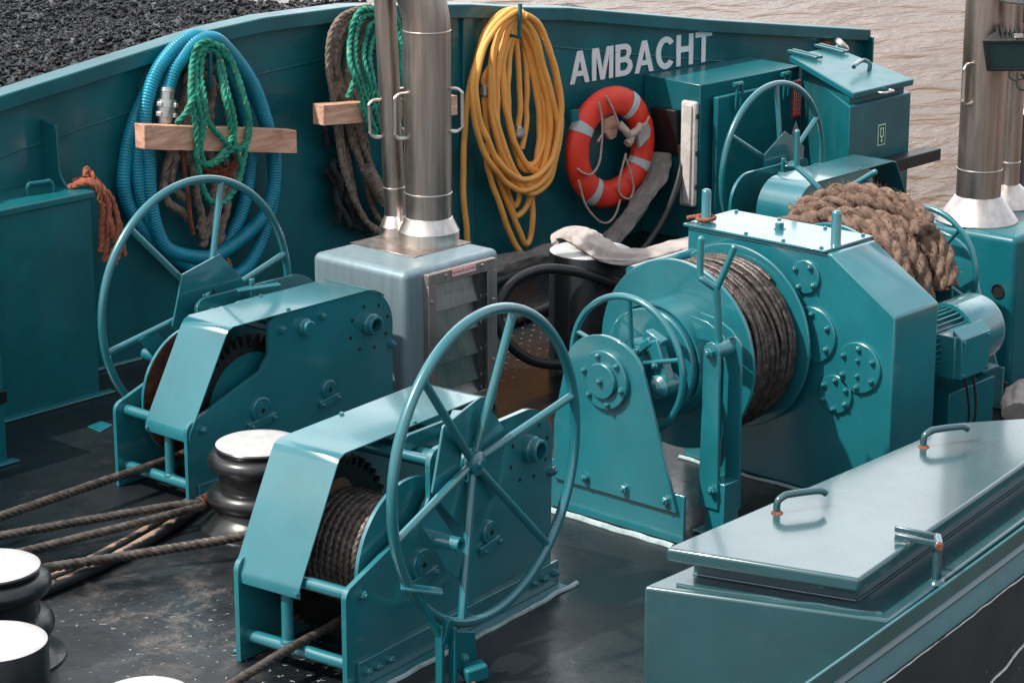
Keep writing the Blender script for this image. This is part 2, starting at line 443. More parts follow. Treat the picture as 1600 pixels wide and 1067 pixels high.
# ------------------------------------------------------------------ deck winch
def deck_winch(label, loc, rz, sgn, sc, group, ph=13, wrap=48, rr=.565):
    """origin at the low front corner of the handwheel-side plate; l along the winch, w across it"""
    t = thing('deck_winch', label, 'winch', loc, rz, group, local=True); t.scale = (sc, sc, sc)
    q = lambda l, w, z: V((l, sgn*w, z))
    ax = V((0, sgn, 0)); T = M['teal']
    prof = [(0,.004), (0,.335)] + arc2((.045,.345), .045, 180, 112, 4) + [(.435,.525)]
    prof += arc2((.455,.60), .035, -62, 0, 4)[0:] + [(.49,.70)] + arc2((.545,.70), .055, 180, 92, 5)
    prof += arc2((1.09,.575), .18, 88, 4, 8) + [(1.262,.004)]
    for w0, side in ((0, -1), (.465, 1)):
        mb = MB(); mb.prism([q(l, w0, z) for l, z in prof], q(0, .02, 0))
        wf = w0 if side < 0 else w0+.02           # the outer face
        out = q(0, side, 0)
        # drilled holes round the pinion boss
        hm = mb; hm.mi = 1
        for k in range(8):
            a = 2*pi*k/8+.25
            hm.disc(q(1.115+.125*cos(a), wf+side*.0006, .585+.105*sin(a)), out, .0085, .001, 10)
        p = mb.build('side_plate', [T, M['hole']], t, bev=.0035)
        # pinion boss: a short open pipe
        bm_ = MB(); c = q(1.115, wf, .60)
        bm_.lathe(c, out, [(0,.052),(.022,.052),(.026,.046),(.05,.044),(.052,.041),(.052,.031),(.012,.031)], 28)
        bs = bm_.build('shaft_boss', T, p, sharp=40)
        h2 = MB(); h2.disc(c+out*.0125, out, .0305, .001, 20); h2.build('bore', M['hole'], bs, smooth=False)
        # shaft keepers: round cap with a bolted bar under it
        for (l, z, r, dl) in ((.43,.352,.058,.085), (.845,.352,.043,.062)):
            k_ = MB(); k_.lathe(q(l,wf,z), out, [(0,r),(.010,r),(.013,r-.004)], 32)
            k_.disc(q(l,wf,z), out, r*.62, .017, 24)
            kp = k_.build('shaft_keeper', T, p, sharp=30)
            d = MB(); d.disc(q(l,wf+side*.0172,z), out, .011, .001, 14); d.build('grease_bore', M['hole'], kp, smooth=False)
            b_ = MB(); b_.bar(q(l-dl,wf+side*.008,z-.062), q(l+dl,wf+side*.008,z-.045), .016, .036, (0,0,1))
            kb = b_.build('keeper_bar', T, p, bev=.002)
            for s_ in (-1, 1):
                bolt(kb, q(l+s_*dl*.78, wf+side*.016, z-.0535+s_*.0065), out, .010, .010, T)
        # tie-bar nuts
        for (l, z, r) in ((.085,.345,.016), (.565,.69,.016), (.815,.70,.016), (1.258,.475,.018)):
            bolt(p, q(l, wf, z), out, r, .016, T)
        if side > 0 or True:
            c2 = MB(); c2.lathe(q(.705,wf,.672), out, [(0,.040),(.014,.040),(.018,.035),(.040,.033),(.043,.029)], 28)
            c2.build('bearing_cap', T, p, sharp=30)
        # angle-iron foot bolted along the bottom
        a_ = MB()
        a_.box(*sorted((.05, 1.30)), *sorted((q(0,wf+side*.0005,0).y, q(0,wf+side*.013,0).y)), .012, .105)
        a_.box(*sorted((.05, 1.30)), *sorted((q(0,wf+side*.0005,0).y, q(0,wf+side*.060,0).y)), .002, .0115)
        ft = a_.build('foot_angle', T, t, bev=.002)
        for l in (.09, .15, .22, .62, .70, 1.12, 1.19, 1.265):
            bolt(ft, q(l, wf+side*.013, .064), out, .0145, .015, T)
    # cross bars
    for (l, z, r, w0, w1) in ((.062,.345,.024,.02,.465), (.055,.088,.024,.02,.465), (.565,.69,.020,.02,.465), (.66,.66,.034,.02,.465), (.815,.70,.018,.02,.465), (1.2,.475,.02,.02,.465)):
        mb = MB(); mb.cyl(q(l,w0,z), q(l,w1,z), r, n=20); mb.build('cross_bar', T, t)
    mb = MB(); mb.cyl(q(.058,.300,.10), q(.06,.300,.335), .021, n=18)
    mb.torus(q(.058,.300,.108), (0,0,1), .021, .008, 24, 8); mb.build('guide_post', T, t)
    # bent cover sheet
    th = .006
    cp = [(.012,.300), (.010,.335)] + [(.018,.352)] + [(.232,.728)] + [(.25,.752), (.28,.764)] + arc2((1.09,.580), .184, 90, wrap, 6 if wrap > 0 else 14) + ([(1.262,.28)] if wrap < 0 else [])
    ci = [(l + .0055, z - .004) for l, z in cp[:4]] + [(l+.002, z-.006) for l, z in cp[4:6]] + [(l-.003-(.003 if z < .65 and l > 1 else 0), z-.006) for l, z in cp[6:]]
    mb = MB(); mb.prism([q(l,.205,z) for l, z in cp] + [q(l,.205,z) for l, z in reversed(ci)], q(0,.287,0))
    cv = mb.build('cover_sheet', T, t, bev=.0012, seg=1, sharp=50)
    for l, w, z in ((.62,.478,.7645), (.70,.215,.7645), (.011,.478,.318), (.011,.218,.318)):
        bolt(cv, q(l,w,z), (0,0,1) if z > .5 else (-1,0,0), .008, .008, T, stud=False)
    # drum: outer flange, barrel with wound wire, toothed wheel
    c0 = (.43, .355)
    mb = MB([]) if False else MB()
    mb.lathe(q(c0[0],.045,c0[1]), ax, [(0,.06),(0,.305),(.014,.305)], 56); mb.mi = 1
    mb.lathe(q(c0[0],.0592,c0[1]), ax, [(0,.300),(.002,.300)], 56)
    fl = mb.build('drum_flange', [T, M['rustbrown']], t, sharp=30)
    gm = MB(); n = 46; pts = []
    for i in range(n):
        for da, r in ((-.5,.285), (-.28,.285), (-.12,.322), (.12,.322), (.28,.285)):
            a = 2*pi*(i+da)/n; pts.append(q(c0[0]+r*cos(a), .372, c0[1]+r*sin(a)))
    gm.prism(pts, q(0,.045,0)); gm.mi = 1
    gm.disc(q(c0[0],.418,c0[1]), ax, .245, .003, 48)
    gm.mi = 2; gm.disc(q(c0[0]+.02,.368,c0[1]+.15), ax, .085, .003, 20)
    gm.build('gear_wheel', [M['grease'], M['dark_teal'], M['tan']], t, sharp=25)
    bm2 = MB(); bm2.cyl(q(c0[0],.0615,c0[1]), q(c0[0],.371,c0[1]), .175, n=40); bm2.build('drum_barrel', M['grease'], t)
    path = []
    turns = 10
    for i in range(turns*40+1):
        a = 2*pi*i/40; w = .078 + .272*i/(turns*40)
        path.append(q(c0[0]+.193*cos(a), w, c0[1]+.193*sin(a)))
    wm = MB(); wm.rope(path, .0180, .105, 4, .34, per=6, step=.008); wm.build('wound_wire', M['wire'], t, sharp=80)
    # pawl and its plate on top of the bars
    pm = MB()
    pp = arc2((.60,.725), .030, 90, 270, 6) + [(.84,.690), (.84,.752)]
    pm.prism([q(l,.165,z) for l, z in pp], q(0,.016,0)); pm.build('pawl', T, t, bev=.003)
    pm = MB(); pm.bar(q(.70,.06,.765), q(.88,.15,.775), .045, .012); pm.cyl(q(.80,.05,.70), q(.80,.05,.80), .014, n=14)
    pm.build('pawl_lever', T, t, bev=.003)
    # handwheel on its own shaft
    wc = (.64,.690); off = -.140
    hw = MB(); hw.torus(q(wc[0],off,wc[1]), ax, rr, .019, 96, 14)
    rim = hw.build('handwheel', T, t)
    hub = MB(); hub.lathe(q(wc[0],-.02,wc[1]), -ax, [(0,.038),(.04,.038),(.042,.034),(.066,.034),(.068,.044),(.082,.044),(.085,.037),(.090,.018),(.099,.016)], 28)
    hub.build('hub', T, rim, sharp=35)
    for k in range(6):
        a = radians(ph+60*k); d = V((cos(a), 0, sin(a)))
        s_ = MB(); s_.cyl(q(wc[0],-.080,wc[1])+d*.030, q(wc[0],off+.002,wc[1])+d*(rr-.008), .0155, n=14)
        s_.build('spoke', T, rim)
    hx = MB(); nx = 36
    ro = []; 
    for k in range(nx):
        a = radians(ph) + 2*pi*k/nx; seg = (2*pi/6); b_ = ((a-radians(ph)) % seg) - seg/2
        R1 = .235*cos(seg/2)/cos(b_); R0 = .072*cos(seg/2)/cos(b_)
        ro.append((R0*cos(a), R0*sin(a), R1*cos(a), R1*sin(a)))
    vs = []; fs = []
    for (a0,b0,a1,b1) in ro:
        vs += [q(wc[0]+a0,-.067,wc[1]+b0), q(wc[0]+a1,-.067,wc[1]+b1), q(wc[0]+a1,-.057,wc[1]+b1), q(wc[0]+a0,-.057,wc[1]+b0)]
    for i in range(nx):
        p_, n_ = 4*i, 4*((i+1) % nx)
        for k in range(4): fs.append((p_+k, n_+k, n_+(k+1) % 4, p_+(k+1) % 4))
    hx.add(vs, fs); hx.build('web_plate', T, rim, sharp=20, bev=.0015, seg=1)
    a1, a2 = radians(ph+180), radians(ph+240)
    g_ = MB(); g_.prism([q(wc[0]+r*cos(a), off+.03, wc[1]+r*sin(a)) for r, a in ((.30,a1),(.40,a1),(.36,radians(215)),(.40,radians(238)),(.42,a2),(.33,a2),(.27,radians(225)))], q(0,.010,0))
    g_.build('grip_bracket', T, rim, bev=.002)
    a = radians(217); c = q(wc[0]+.335*cos(a), off+.03, wc[1]+.335*sin(a))
    g_ = MB(); g_.lathe(c, -ax, [(0,.026),(.10,.026),(.10,.014),(.03,.014)], 20); g_.build('crank_grip', T, rim, sharp=35)
    return t

GW = 'hand-cranked wire winches on the deck'
w_front = deck_winch('nearest teal hand winch, its wheel turned to the camera and hatch box', (5.581, 5.821, 0), radians(6.5), 1, 1.03, GW)
w_front.location = (5.608, 5.815, 0); w_front.scale = (1.005, 1.08, 1.03)
w_left = deck_winch('teal hand winch in front of the blue hose, its wheel turned to the bulwark', (6.50, 8.185, 0), radians(.7), -1, 1.0, GW)
w_rear = deck_winch('farthest teal hand winch, in front of the corner lockers, behind the thick fibre rope', (12.05, 8.10, 0), pi, 1, .95, GW, ph=31, wrap=-4, rr=.515)

# wires that leave the winches
def wire(name, pts, r, label, mat=None, pitch=.11, group=None, per=8):
    mb = MB(); mb.rope(catmull(pts, per), r*1.06, .155, 5, .38, per=6, step=.008)
    return solo(name, mb, mat or M['wire'], label, 'wire rope', group, sharp=80)
GR = 'mooring wires across the deck'

# ------------------------------------------------------------------ foot brake stand
t = thing('brake_pedal', 'dark teal upright pedal with angled foot plate standing before the nearest hand winch', 'pedal', (5.90, 5.62, 0))
mb = MB(); mb.bar((5.885,5.625,0), (5.885,5.625,.235), .034, .016, (1,0,0)); mb.bar((5.925,5.60,0), (5.925,5.60,.225), .034, .014, (1,0,0))
mb.build('post', M['dark_teal'], t, bev=.003)
mb = MB(); mb.bar((5.895,5.622,.17), (5.80,5.66,.385), .030, .016, (1,0,0)); mb.bar((5.915,5.612,.255), (5.895,5.622,.165), .034, .03, (1,0,0)); mb.build('pedal_arm', M['dark_teal'], t, bev=.003)
mb = MB(); mb.bar((5.765,5.70,.398), (5.875,5.60,.372), .052, .012, (0,0,1)); mb.bar((5.79,5.675,.385), (5.84,5.63,.372), .016, .02); mb.build('foot_plate', M['teal'], t, bev=.003)
mb = MB(); mb.prism([(5.935,5.60,.205),(6.03,5.60,.175),(6.045,5.60,.02),(5.985,5.60,.0),(5.935,5.60,.06)], (0,-.012,0)); mb.build('stop_plate', M['dark_teal'], t, bev=.002)
mb = MB(); mb.bar((5.955,5.575,.035), (6.03,5.535,.05), .07, .06); mb.build('counterweight', M['dark_teal'], t, bev=.01)
bolt(t, (5.965,5.585,.10), (0,-1,0), .013, .014, M['teal'])

# ------------------------------------------------------------------ bollards
def ring_bollard(loc, label, s=1.0, h=.36, group='ringed bollards with white tops'):
    t = thing('ringed_bollard', label, 'bollard', loc, 0, group)
    x, y, _ = loc; r = .185*s
    prof = [(0,r+.075),(.010,r+.072),(.02,r+.045),(.045,r+.018),(.075,r-.01)]
    def bulge(z, hh, rr): return [(z + hh*.5*(1-cos(a)), r-.012 + rr*sin(a)) for a in [pi*k/9 for k in range(10)]]
    prof += bulge(.085, .095, .050)
    prof += [(.205, r-.014), (.245, r-.014)]
    prof += bulge(.25, .085, .046)
    prof += [(h-.006, r), (h, r-.005)]
    mb = MB(); mb.lathe(loc, (0,0,1), prof, 56); mb.build('barrel', M['black'], t, sharp=50)
    mb = MB(); mb.lathe((x,y,h), (0,0,1), [(0,r-.004),(.003,r-.010),(.004,r-.05)], 56); mb.build('white_top', M['white'], t, sharp=60)
    return t
ring_bollard((6.60,7.35,0), 'ringed black bollard with white top between the two nearer hand winches')
ring_bollard((4.98,7.02,0), 'ringed black bollard cut by the left photo edge, wires looped towards its foot')
def post_bollard(loc, r, h, label, group, z0=0, lugs=()):
    t = thing('post_bollard', label, 'bollard', (loc[0],loc[1],z0), 0, group); x, y = loc[:2]
    mb = MB(); mb.lathe((x,y,z0), (0,0,1), [(0,r+.012),(.012,r+.010),(.02,r),(h-z0-.004,r),(h-z0,r-.003)], 56); mb.build('barrel', M['blackclean'], t, sharp=50)
    mb = MB(); mb.lathe((x,y,h), (0,0,1), [(0,r-.002),(.003,r-.008),(.0035,r-.04)], 56); mb.build('white_top', M['white'], t, sharp=60)
    for a, z in lugs:
        mb = MB(); d = V((cos(a), sin(a), 0)); mb.cyl(V((x,y,z))+d*(r-.01), V((x,y,z))+d*(r+.022), .016, n=14); mb.build('lug', M['blackclean'], t)
    return t
GP = 'smooth black bollards with white tops'
post_bollard((4.56,6.44), .185, .36, 'smooth white-topped bollard in the bottom left corner of the photo', GP, lugs=((-1.9,.16),))
post_bollard((4.62,5.72), .150, .36, 'bollard whose white top only just rises over the bottom photo edge', GP)
post_bollard((9.42,7.91), .212, .585, 'tall black bollard with pale canvas hose laid over its white top', GP, lugs=((-2.25,.445),(-1.75,.22)))
GPile = 'white-topped mooring piles in the water'
post_bollard((13.86,8.16), .17, .66, 'black pile with white top seen between the two right-hand flues', GPile, z0=-1.2)
post_bollard((13.55,7.70), .17, .22, 'lower pile of which only the white top shows at the right photo edge', GPile, z0=-1.2)

# ------------------------------------------------------------------ anchor windlass
T = M['teal']
t = thing('windlass', 'big teal windlass with wire drum, gear housing and motor behind the hatch box', 'windlass', (8.65,6.25,0))
AY, AZ = 6.25, .655; X1 = V((1,0,0))
mb = MB(); pr_ = [(6.565,.004),(6.565,1.085),(5.79,1.085),(5.455,.865),(5.455,.004)]
mb.prism([(8.49,y,z) for y, z in pr_], (.335,0,0)); gb = mb.build('gear_housing', T, t, bev=.010, seg=3)
mb = MB(); mb.box(8.475,8.845,5.815,6.58,1.087,1.098); tp = mb.build('top_cover', T, t, bev=.002)
for x, y in [(8.50,y) for y in (5.85,6.05,6.25,6.5)] + [(8.815,y) for y in (5.85,6.05,6.3,6.54)]:
    bolt(tp, (x,y,1.098), (0,0,1), .008, .008, T, stud=False)
bolt(tp, (8.68,6.20,1.098), (0,0,1), .020, .026, T, stud=False)
for y in (5.845,6.525):
    x = 8.60 if y < 6 else 8.57
    mb = MB(); mb.lathe((x,y,1.098), (0,0,1), [(0,.026),(.004,.022),(.135,.022),(.146,.018),(.15,.008)], 20); mb.build('stop_pin', T, t, sharp=60)
def insp(y, z, r, n, inner=0, xf=8.49):
    c = V((xf,y,z)); mb = MB(); mb.lathe(c, -X1, [(0,r),(.012,r),(.015,r-.004)], 44); p = mb.build('inspection_cover', T, t, sharp=30)
    for k in range(n):
        a = 2*pi*k/n + .55; bolt(p, c + V((-.015, cos(a)*r*.76, sin(a)*r*.76)), -X1, .0115, .011, T)
    if inner:
        for s in (-1, 1): bolt(p, c + V((-.015, 0, s*.035)), -X1, .009, .010, T)
insp(5.915,.965,.074,4); insp(5.626,.615,.112,6,1); insp(5.738,.475,.085,6); insp(5.872,.715,.125,6)
def flange(x, r, th, name='drum_flange'):
    mb = MB(); mb.lathe((x,AY,AZ), X1, [(0,.10),(0,r-.004),(.004,r),(th-.004,r),(th,r-.004),(th,.10)], 84); return mb.build(name, T, t, sharp=30)
flange(8.015,.415,.018); flange(8.42,.41,.016); flange(9.18,.37,.016); flange(9.62,.37,.016)
mb = MB(); mb.cyl((8.03,AY,AZ),(8.425,AY,AZ),.30,n=48); mb.cyl((8.825,AY,AZ),(9.64,AY,AZ),.22,n=40); mb.build('drum_barrel', M['grease'], t)
mb = MB(); mb.cyl((7.55,AY,AZ),(10.12,AY,AZ),.07,n=24); mb.build('main_shaft', T, t)
# wire lying on the drum in uneven layers
mb = MB()
def coil(r0, x0, x1, turns, ph, amp, wr):
    P = []; n = turns*36
    for i in range(n+1):
        a = ph + 2*pi*i/36; u = i/n
        x = x0 + (x1-x0)*u + amp*noise.noise(V((a*.35, ph, r0*9)))
        r = r0 + .010*noise.noise(V((a*.5, ph+3, 1)))
        P.append((min(max(x, 8.052), 8.400), AY + r*cos(a), AZ + r*sin(a)))
    mb.rope(P, wr, .115, 5, .36, per=4, step=.011)
coil(.325,8.05,8.40,13,0,.012,.0145); coil(.345,8.40,8.05,12,1.0,.022,.0140)
coil(.360,8.06,8.40,8,2.2,.05,.0135); coil(.368,8.38,8.10,5,4.1,.06,.0135)
mb.build('wound_wire', M['wire_dark'], t, sharp=80)
# brake drum and band
mb = MB()
mb.lathe((7.83,AY,AZ), X1, [(0,.02),(0,.232),(.006,.238),(.07,.238),(.074,.226),(.19,.226)], 64)
mb.build('brake_drum', T, t, sharp=30)
mb = MB()
a0, a1, n = radians(-25), radians(205), 40
for x0, w, r in ((7.862,.056,.246),):
    vs = []; fs = []
    for i in range(n+1):
        a = a0+(a1-a0)*i/n
        for (dx, rr) in ((0,r),(w,r),(w,r+.008),(0,r+.008)):
            vs.append((x0+dx, AY+rr*cos(a), AZ+rr*sin(a)))
    for i in range(n):
        for k in range(4): fs.append((4*i+k, 4*i+(k+1) % 4, 4*i+4+(k+1) % 4, 4*i+4+k))
    fs += [(0,1,2,3), (4*n,4*n+3,4*n+2,4*n+1)]
    mb.add(vs, fs)
mb.build('brake_band', T, t, sharp=30)
mb = MB(); mb.lathe((7.90,AY,AZ), X1, [(0,.18),(0,.250),(.115,.250),(.118,.24)], 64); mb.build('drum_hub', T, t, sharp=30)
# clutch block behind the small wheel
mb = MB(); mb.lathe((7.74,AY,AZ), X1, [(0,.105),(.05,.105),(.055,.12),(.09,.12)], 40); mb.build('clutch_collar', T, t, sharp=30)
mb = MB(); mb.bar((7.745,6.10,.78), (7.745,6.19,.815), .05, .05, (1,0,0)); mb.bar((7.735,6.14,.80), (7.735,6.075,.63), .06, .05, (1,0,0)); mb.bar((7.72,6.22,.74), (7.72,6.145,.80), .035, .03, (1,0,0))
ck = mb.build('clutch_lever', T, t, bev=.006)
mb = MB(); mb.lathe((7.78,6.085,.615), -X1, [(0,.050),(.09,.050),(.094,.044),(.12,.026),(.128,.012)], 28); mb.build('clutch_stud', T, ck, sharp=40)
for y, z in ((6.20,.75), (6.11,.70)): bolt(ck, (7.715,y,z), -X1, .018, .02, T)
# handwheels
def small_wheel(x, r, n=5, ph=20):
    mb = MB(); mb.torus((x,AY,AZ+.02), X1, r, .0145, 80, 12); h = mb.build('handwheel', T, t)
    for k in range(n):
        a = radians(ph)+2*pi*k/n; d = V((0,cos(a),sin(a))); mb = MB()
        mb.cyl(V((x+.03,AY,AZ+.02))+d*.06, V((x,AY,AZ+.02))+d*(r-.004), .0105, n=12); mb.build('spoke', T, h)
    mb = MB(); mb.cyl((x-.005,AY,AZ+.02),(x+.06,AY,AZ+.02),.075,n=30); mb.build('hub', T, h)
small_wheel(7.685,.298,5,92); small_wheel(9.94,.30,5,60)
# bearing pedestals
def pedestal(x0, d, nose):
    c = (AY+.02, .70)
    pts = [(6.556,.140), (6.552,.40)] + [(c[0]+.005+.215*cos(radians(a)), c[1]-.045+.170*sin(radians(a))) for a in range(12,169,8)][::-1][::-1] + [(5.882,.140)]
    mb = MB(); mb.prism([(x0,y,z) for y, z in pts], (.018*d,0,0)); p = mb.build('bearing_plate', T, t, bev=.003)
    mb = MB(); mb.box(*sorted((x0+.0185*d, x0+.034*d)), 5.858,6.58,.003,.215); mb.build('pedestal_foot', T, t, bev=.003)
    for y in (5.935,6.155,6.37): bolt(p, (x0,y,.185), (-d,0,0), .0165, .018, T)
    cc = V((x0,6.265,.640))
    mb = MB(); mb.lathe(cc, (-d,0,0), [(0,.126),(.020,.126),(.023,.122)], 56); f = mb.build('bearing_cap', T, t, sharp=30)
    mb = MB(); mb.lathe(cc, (-d,0,0), [(.02,.076),(.038,.076),(.042,.072)], 48); mb.build('cap_boss', T, f, sharp=30)
    for k in range(6):
        a = 2*pi*k/6+.25; bolt(f, cc + V((-.023*d, .104*cos(a), .104*sin(a))), (-d,0,0), .0115, .011, T)
    bolt(f, cc + V((-.042*d, 0, 0)), (-d,0,0), .0125, .012, T)
pedestal(7.57, 1, 0); pedestal(10.12, -1, 0)
# brake linkage in front of the drum: two flat bars on a foot, lugs on the band, forked lever above
mb = MB(); 
def strap(x, y, z0, z1, w, th, top=True):
    pts = [(-w*.62, z0), (w*.62, z0)] + [(w*.5*cos(radians(a)), z1 + w*.5*sin(radians(a))) for a in range(0,181,15)]
    mb.prism([(x, y+dy, z) for dy, z in pts], (th,0,0))
strap(7.755,5.862,.12,.795,.082,.014); lk = mb.build('link_bar', T, t, bev=.003)
bolt(lk, (7.755,5.862,.795), -X1, .021, .022, T); bolt(lk, (7.755,5.835,.205), -X1, .018, .02, T)
mb = MB(); strap(7.865,5.835,.10,.80,.085,.014); mb.build('link_bar', T, t, bev=.003)
mb = MB(); mb.cyl((7.768,5.862,.795),(7.88,5.850,.795),.034,n=22); mb.build('link_pin', T, t)
mb = MB(); mb.box(7.766,7.868,5.785,5.885,.004,.235); mb.box(7.74,7.90,5.75,5.93,.001,.012); mb.build('link_foot', T, t, bev=.004)
mb = MB()
for x in (7.865, 7.935):
    pts = [(6.00,.885),(6.10,.905),(6.02,.90),(5.94,.855),(5.855,.775),(5.83,.80)]
    mb.prism([(x,6.06,.892),(x,5.97,.880),(x,5.90,.845),(x,5.845,.795),(x,5.87,.765),(x,5.95,.80),(x,6.02,.80)], (.010,0,0))
mb.build('band_lug', T, t, bev=.002)
mb = MB(); mb.cyl((7.81,5.865,.82),(7.79,5.87,1.07),.0165,n=16); lv = mb.build('fork_lever', T, t)
mb = MB(); mb.tube(catmull([(7.79,5.872,1.055),(7.755,5.91,1.092),(7.752,5.925,1.115),(7.752,5.925,1.26)],6), .0145, 12); mb.sphere((7.752,5.925,1.26),.0145); mb.build('fork_prong', T, lv)
mb = MB(); mb.tube(catmull([(7.79,5.868,1.055),(7.80,5.83,1.15),(7.81,5.80,1.235)],6), .0145, 12); mb.sphere((7.81,5.80,1.235),.0145); mb.build('fork_prong', T, lv)
# second forked lever on the far side (above the rope)
mb = MB(); mb.tube(catmull([(9.60,6.62,.9),(9.60,6.60,1.02),(9.58,6.66,1.10),(9.57,6.745,1.16)],6), .014, 12); mb.tube([(9.57,6.745,1.155),(9.57,6.75,1.33)], .014, 12); mb.sphere((9.57,6.75,1.33),.014)
f2 = mb.build('fork_lever', T, t)
mb = MB(); mb.tube([(9.60,6.60,1.0),(9.66,6.36,1.175)], .014, 12); mb.sphere((9.66,6.36,1.175),.014); mb.build('fork_prong', T, f2)
# rope guide roller behind the front flange
mb = MB(); mb.cyl((8.04,6.52,.965),(8.48,6.52,.965),.030,n=20); mb.build('guide_roller', T, t)
# electric motor
MY, MZ = 5.635, .600
mt = None
mb = MB(); mb.cyl((8.83,MY,MZ),(9.22,MY,MZ),.112,n=40)
mt = mb.build('motor', M['teal'], t)
mb = MB()
for k in range(34):
    a = 2*pi*k/34
    d = V((0,cos(a),sin(a))); s_ = V((0,-sin(a),cos(a)))*.0028
    p0 = V((8.86,MY,MZ))
    mb.hexa([p0+d*.108-s_, p0+V((.345,0,0))+d*.108-s_, p0+V((.345,0,0))+d*.108+s_, p0+d*.108+s_, p0+d*.142-s_, p0+V((.345,0,0))+d*.142-s_, p0+V((.345,0,0))+d*.142+s_, p0+d*.142+s_])
mb.build('cooling_fins', M['teal'], mt, smooth=False)
mb = MB(); mb.lathe((9.185,MY,MZ), X1, [(0,.140),(0,.156),(.24,.156),(.26,.149),(.265,.138),(.265,.05)], 56); mb.build('fan_cowl', M['teal'], mt, sharp=35)
mb = MB(); mb.lathe((8.83,MY,MZ), X1, [(0,.150),(.03,.150),(.034,.135),(.06,.12)], 48); mb.build('end_flange', M['teal'], mt, sharp=35)
mb = MB(); mb.box(8.93,9.18,5.43,5.53,.50,.69); mb.hexa([(8.955,5.41,.495),(9.19,5.41,.495),(9.19,5.46,.495),(8.955,5.46,.495),(8.955,5.41,.675),(9.19,5.41,.675),(9.19,5.46,.715),(8.955,5.46,.715)]); tb = mb.build('terminal_box', M['teal'], mt, bev=.004)
for x, z in ((8.975,.66),(9.17,.66),(8.975,.51),(9.17,.51)): bolt(tb, (x,5.41,z), (0,-1,0), .007, .006, M['teal'], stud=False)
mb = MB(); mb.torus((8.93,MY-.02,MZ+.20), (.75,-.66,0), .034, .011, 36, 10); mb.cyl((8.93,MY-.02,MZ+.15),(8.93,MY-.02,MZ+.185),.018,n=14); mb.build('lifting_eye', M['teal'], mt)
mb = MB(); mb.hexa([(9.02,5.50,0),(9.40,5.50,0),(9.40,5.78,0),(9.02,5.78,0),(9.02,5.50,.40),(9.40,5.50,.40),(9.40,5.78,.40),(9.02,5.78,.40)]); mb.bar((9.40,5.52,.425),(9.40,5.78,.425),.14,.014)
mb.build('motor_stand', M['dark_teal'], mt, bev=.004)
mb = MB()
for a, b in (((9.05,5.45,.50),(9.09,5.44,.20)), ((9.12,5.45,.50),(9.12,5.43,.20))):
    mb.tube(catmull([a, ((V(a)+V(b))/2)+V((.01,-.01,0)), b],4), .006, 8)
mb.build('motor_cable', M['rubber'], mt)
mb = MB(); mb.lathe((9.10,5.43,0), (0,0,1), [(0,.05),(.20,.05),(.205,.046),(.206,.03),(.235,.028),(.24,.02)], 28); mb.build('cable_riser', M['teal'], t, sharp=35)

# ------------------------------------------------------------------ thick fibre rope laid over the far drum
h = thing('mooring_hawser', 'thick frayed fibre rope heaped over the far side of the windlass', 'rope', (9.40,6.25,.98))
HP = []
def arch(x, y0, z0, r, a0, a1, n=9, dz=0, dx=0):
    return [(x + dx*k/n, AY + r*cos(radians(a0+(a1-a0)*k/n)), AZ + dz + r*sin(radians(a0+(a1-a0)*k/n))) for k in range(n+1)]
strands = [arch(9.235+.092*k,0,0,.300,204-8*(k % 2),-14,13,.0,.02) for k in range(4)]
strands += [arch(9.30+.13*k,0,0,.345,188-14*(k % 2),70-20*(k % 2),10,.0,.04) for k in range(2)]
strands += [[(9.17,6.72,.86),(9.20,6.63,.92),(9.27,6.50,.975),(9.36,6.38,1.01),(9.44,6.25,1.015),(9.51,6.12,.985),(9.55,6.00,.92),(9.56,5.92,.82),(9.54,5.89,.70)],
            [(9.36,6.74,.88),(9.40,6.62,.96),(9.45,6.49,1.03),(9.51,6.36,1.06),(9.56,6.22,1.055),(9.59,6.09,1.01),(9.60,5.98,.935),(9.60,5.90,.83),(9.58,5.86,.72)],
            [(9.44,6.66,.97),(9.49,6.56,1.05),(9.53,6.43,1.095),(9.57,6.30,1.10),(9.60,6.17,1.075),(9.62,6.06,1.02),(9.57,6.00,.985),(9.48,6.02,.99)]]
fz = MB(); rr = random.Random(3)
for i, s_ in enumerate(strands):
    P = jit(catmull(s_, 6), .010, i*3)
    mb = MB(); mb.rope(P, .043, .25, 3, .50, per=9, step=.009); mb.build('rope_turn', M['hawser'], h, sharp=80)
    Q = resample(P, .004)
    for k in range(1, len(Q)-1):
        for _ in range(3):
            T_ = (Q[k+1]-Q[k-1]).normalized(); o = V((rr.gauss(0,1), rr.gauss(0,1), rr.gauss(0,1))); o = (o - T_*o.dot(T_)).normalized()
            p0 = Q[k] + o*.035; L = rr.uniform(.014,.034)*(1.7 if rr.random() < .07 else 1)
            d = (o*.75 + T_*rr.uniform(-1.5,1.5) + V((rr.gauss(0,.4), rr.gauss(0,.4), rr.gauss(0,.4)))).normalized()
            sd = d.cross(o).normalized()*.0018; m_ = p0 + d*L*.55 + o*L*.12
            fz.add([p0-sd, p0+sd, m_+sd*.8, m_-sd*.8, p0+d*L], [(0,1,2,3),(3,2,4)])
fz.build('loose_fibres', M['hawser'], h, smooth=False, recalc=False)
mb = MB(); mb.rope(jit([(8.57+(.034+.006*k/40)*cos(2*pi*k/40), 6.525+(.034+.006*k/40)*sin(2*pi*k/40), 1.110+.006*k/40) for k in range(52)], .006, 4) + [V((8.545,6.59,1.112)), V((8.53,6.60,1.109))], .011, .05, 3, .4, per=6)
solo('rope_lashing', mb, M['orangerope'], 'short orange rope lashing around the left pin on the gear housing top', 'rope', sharp=80)
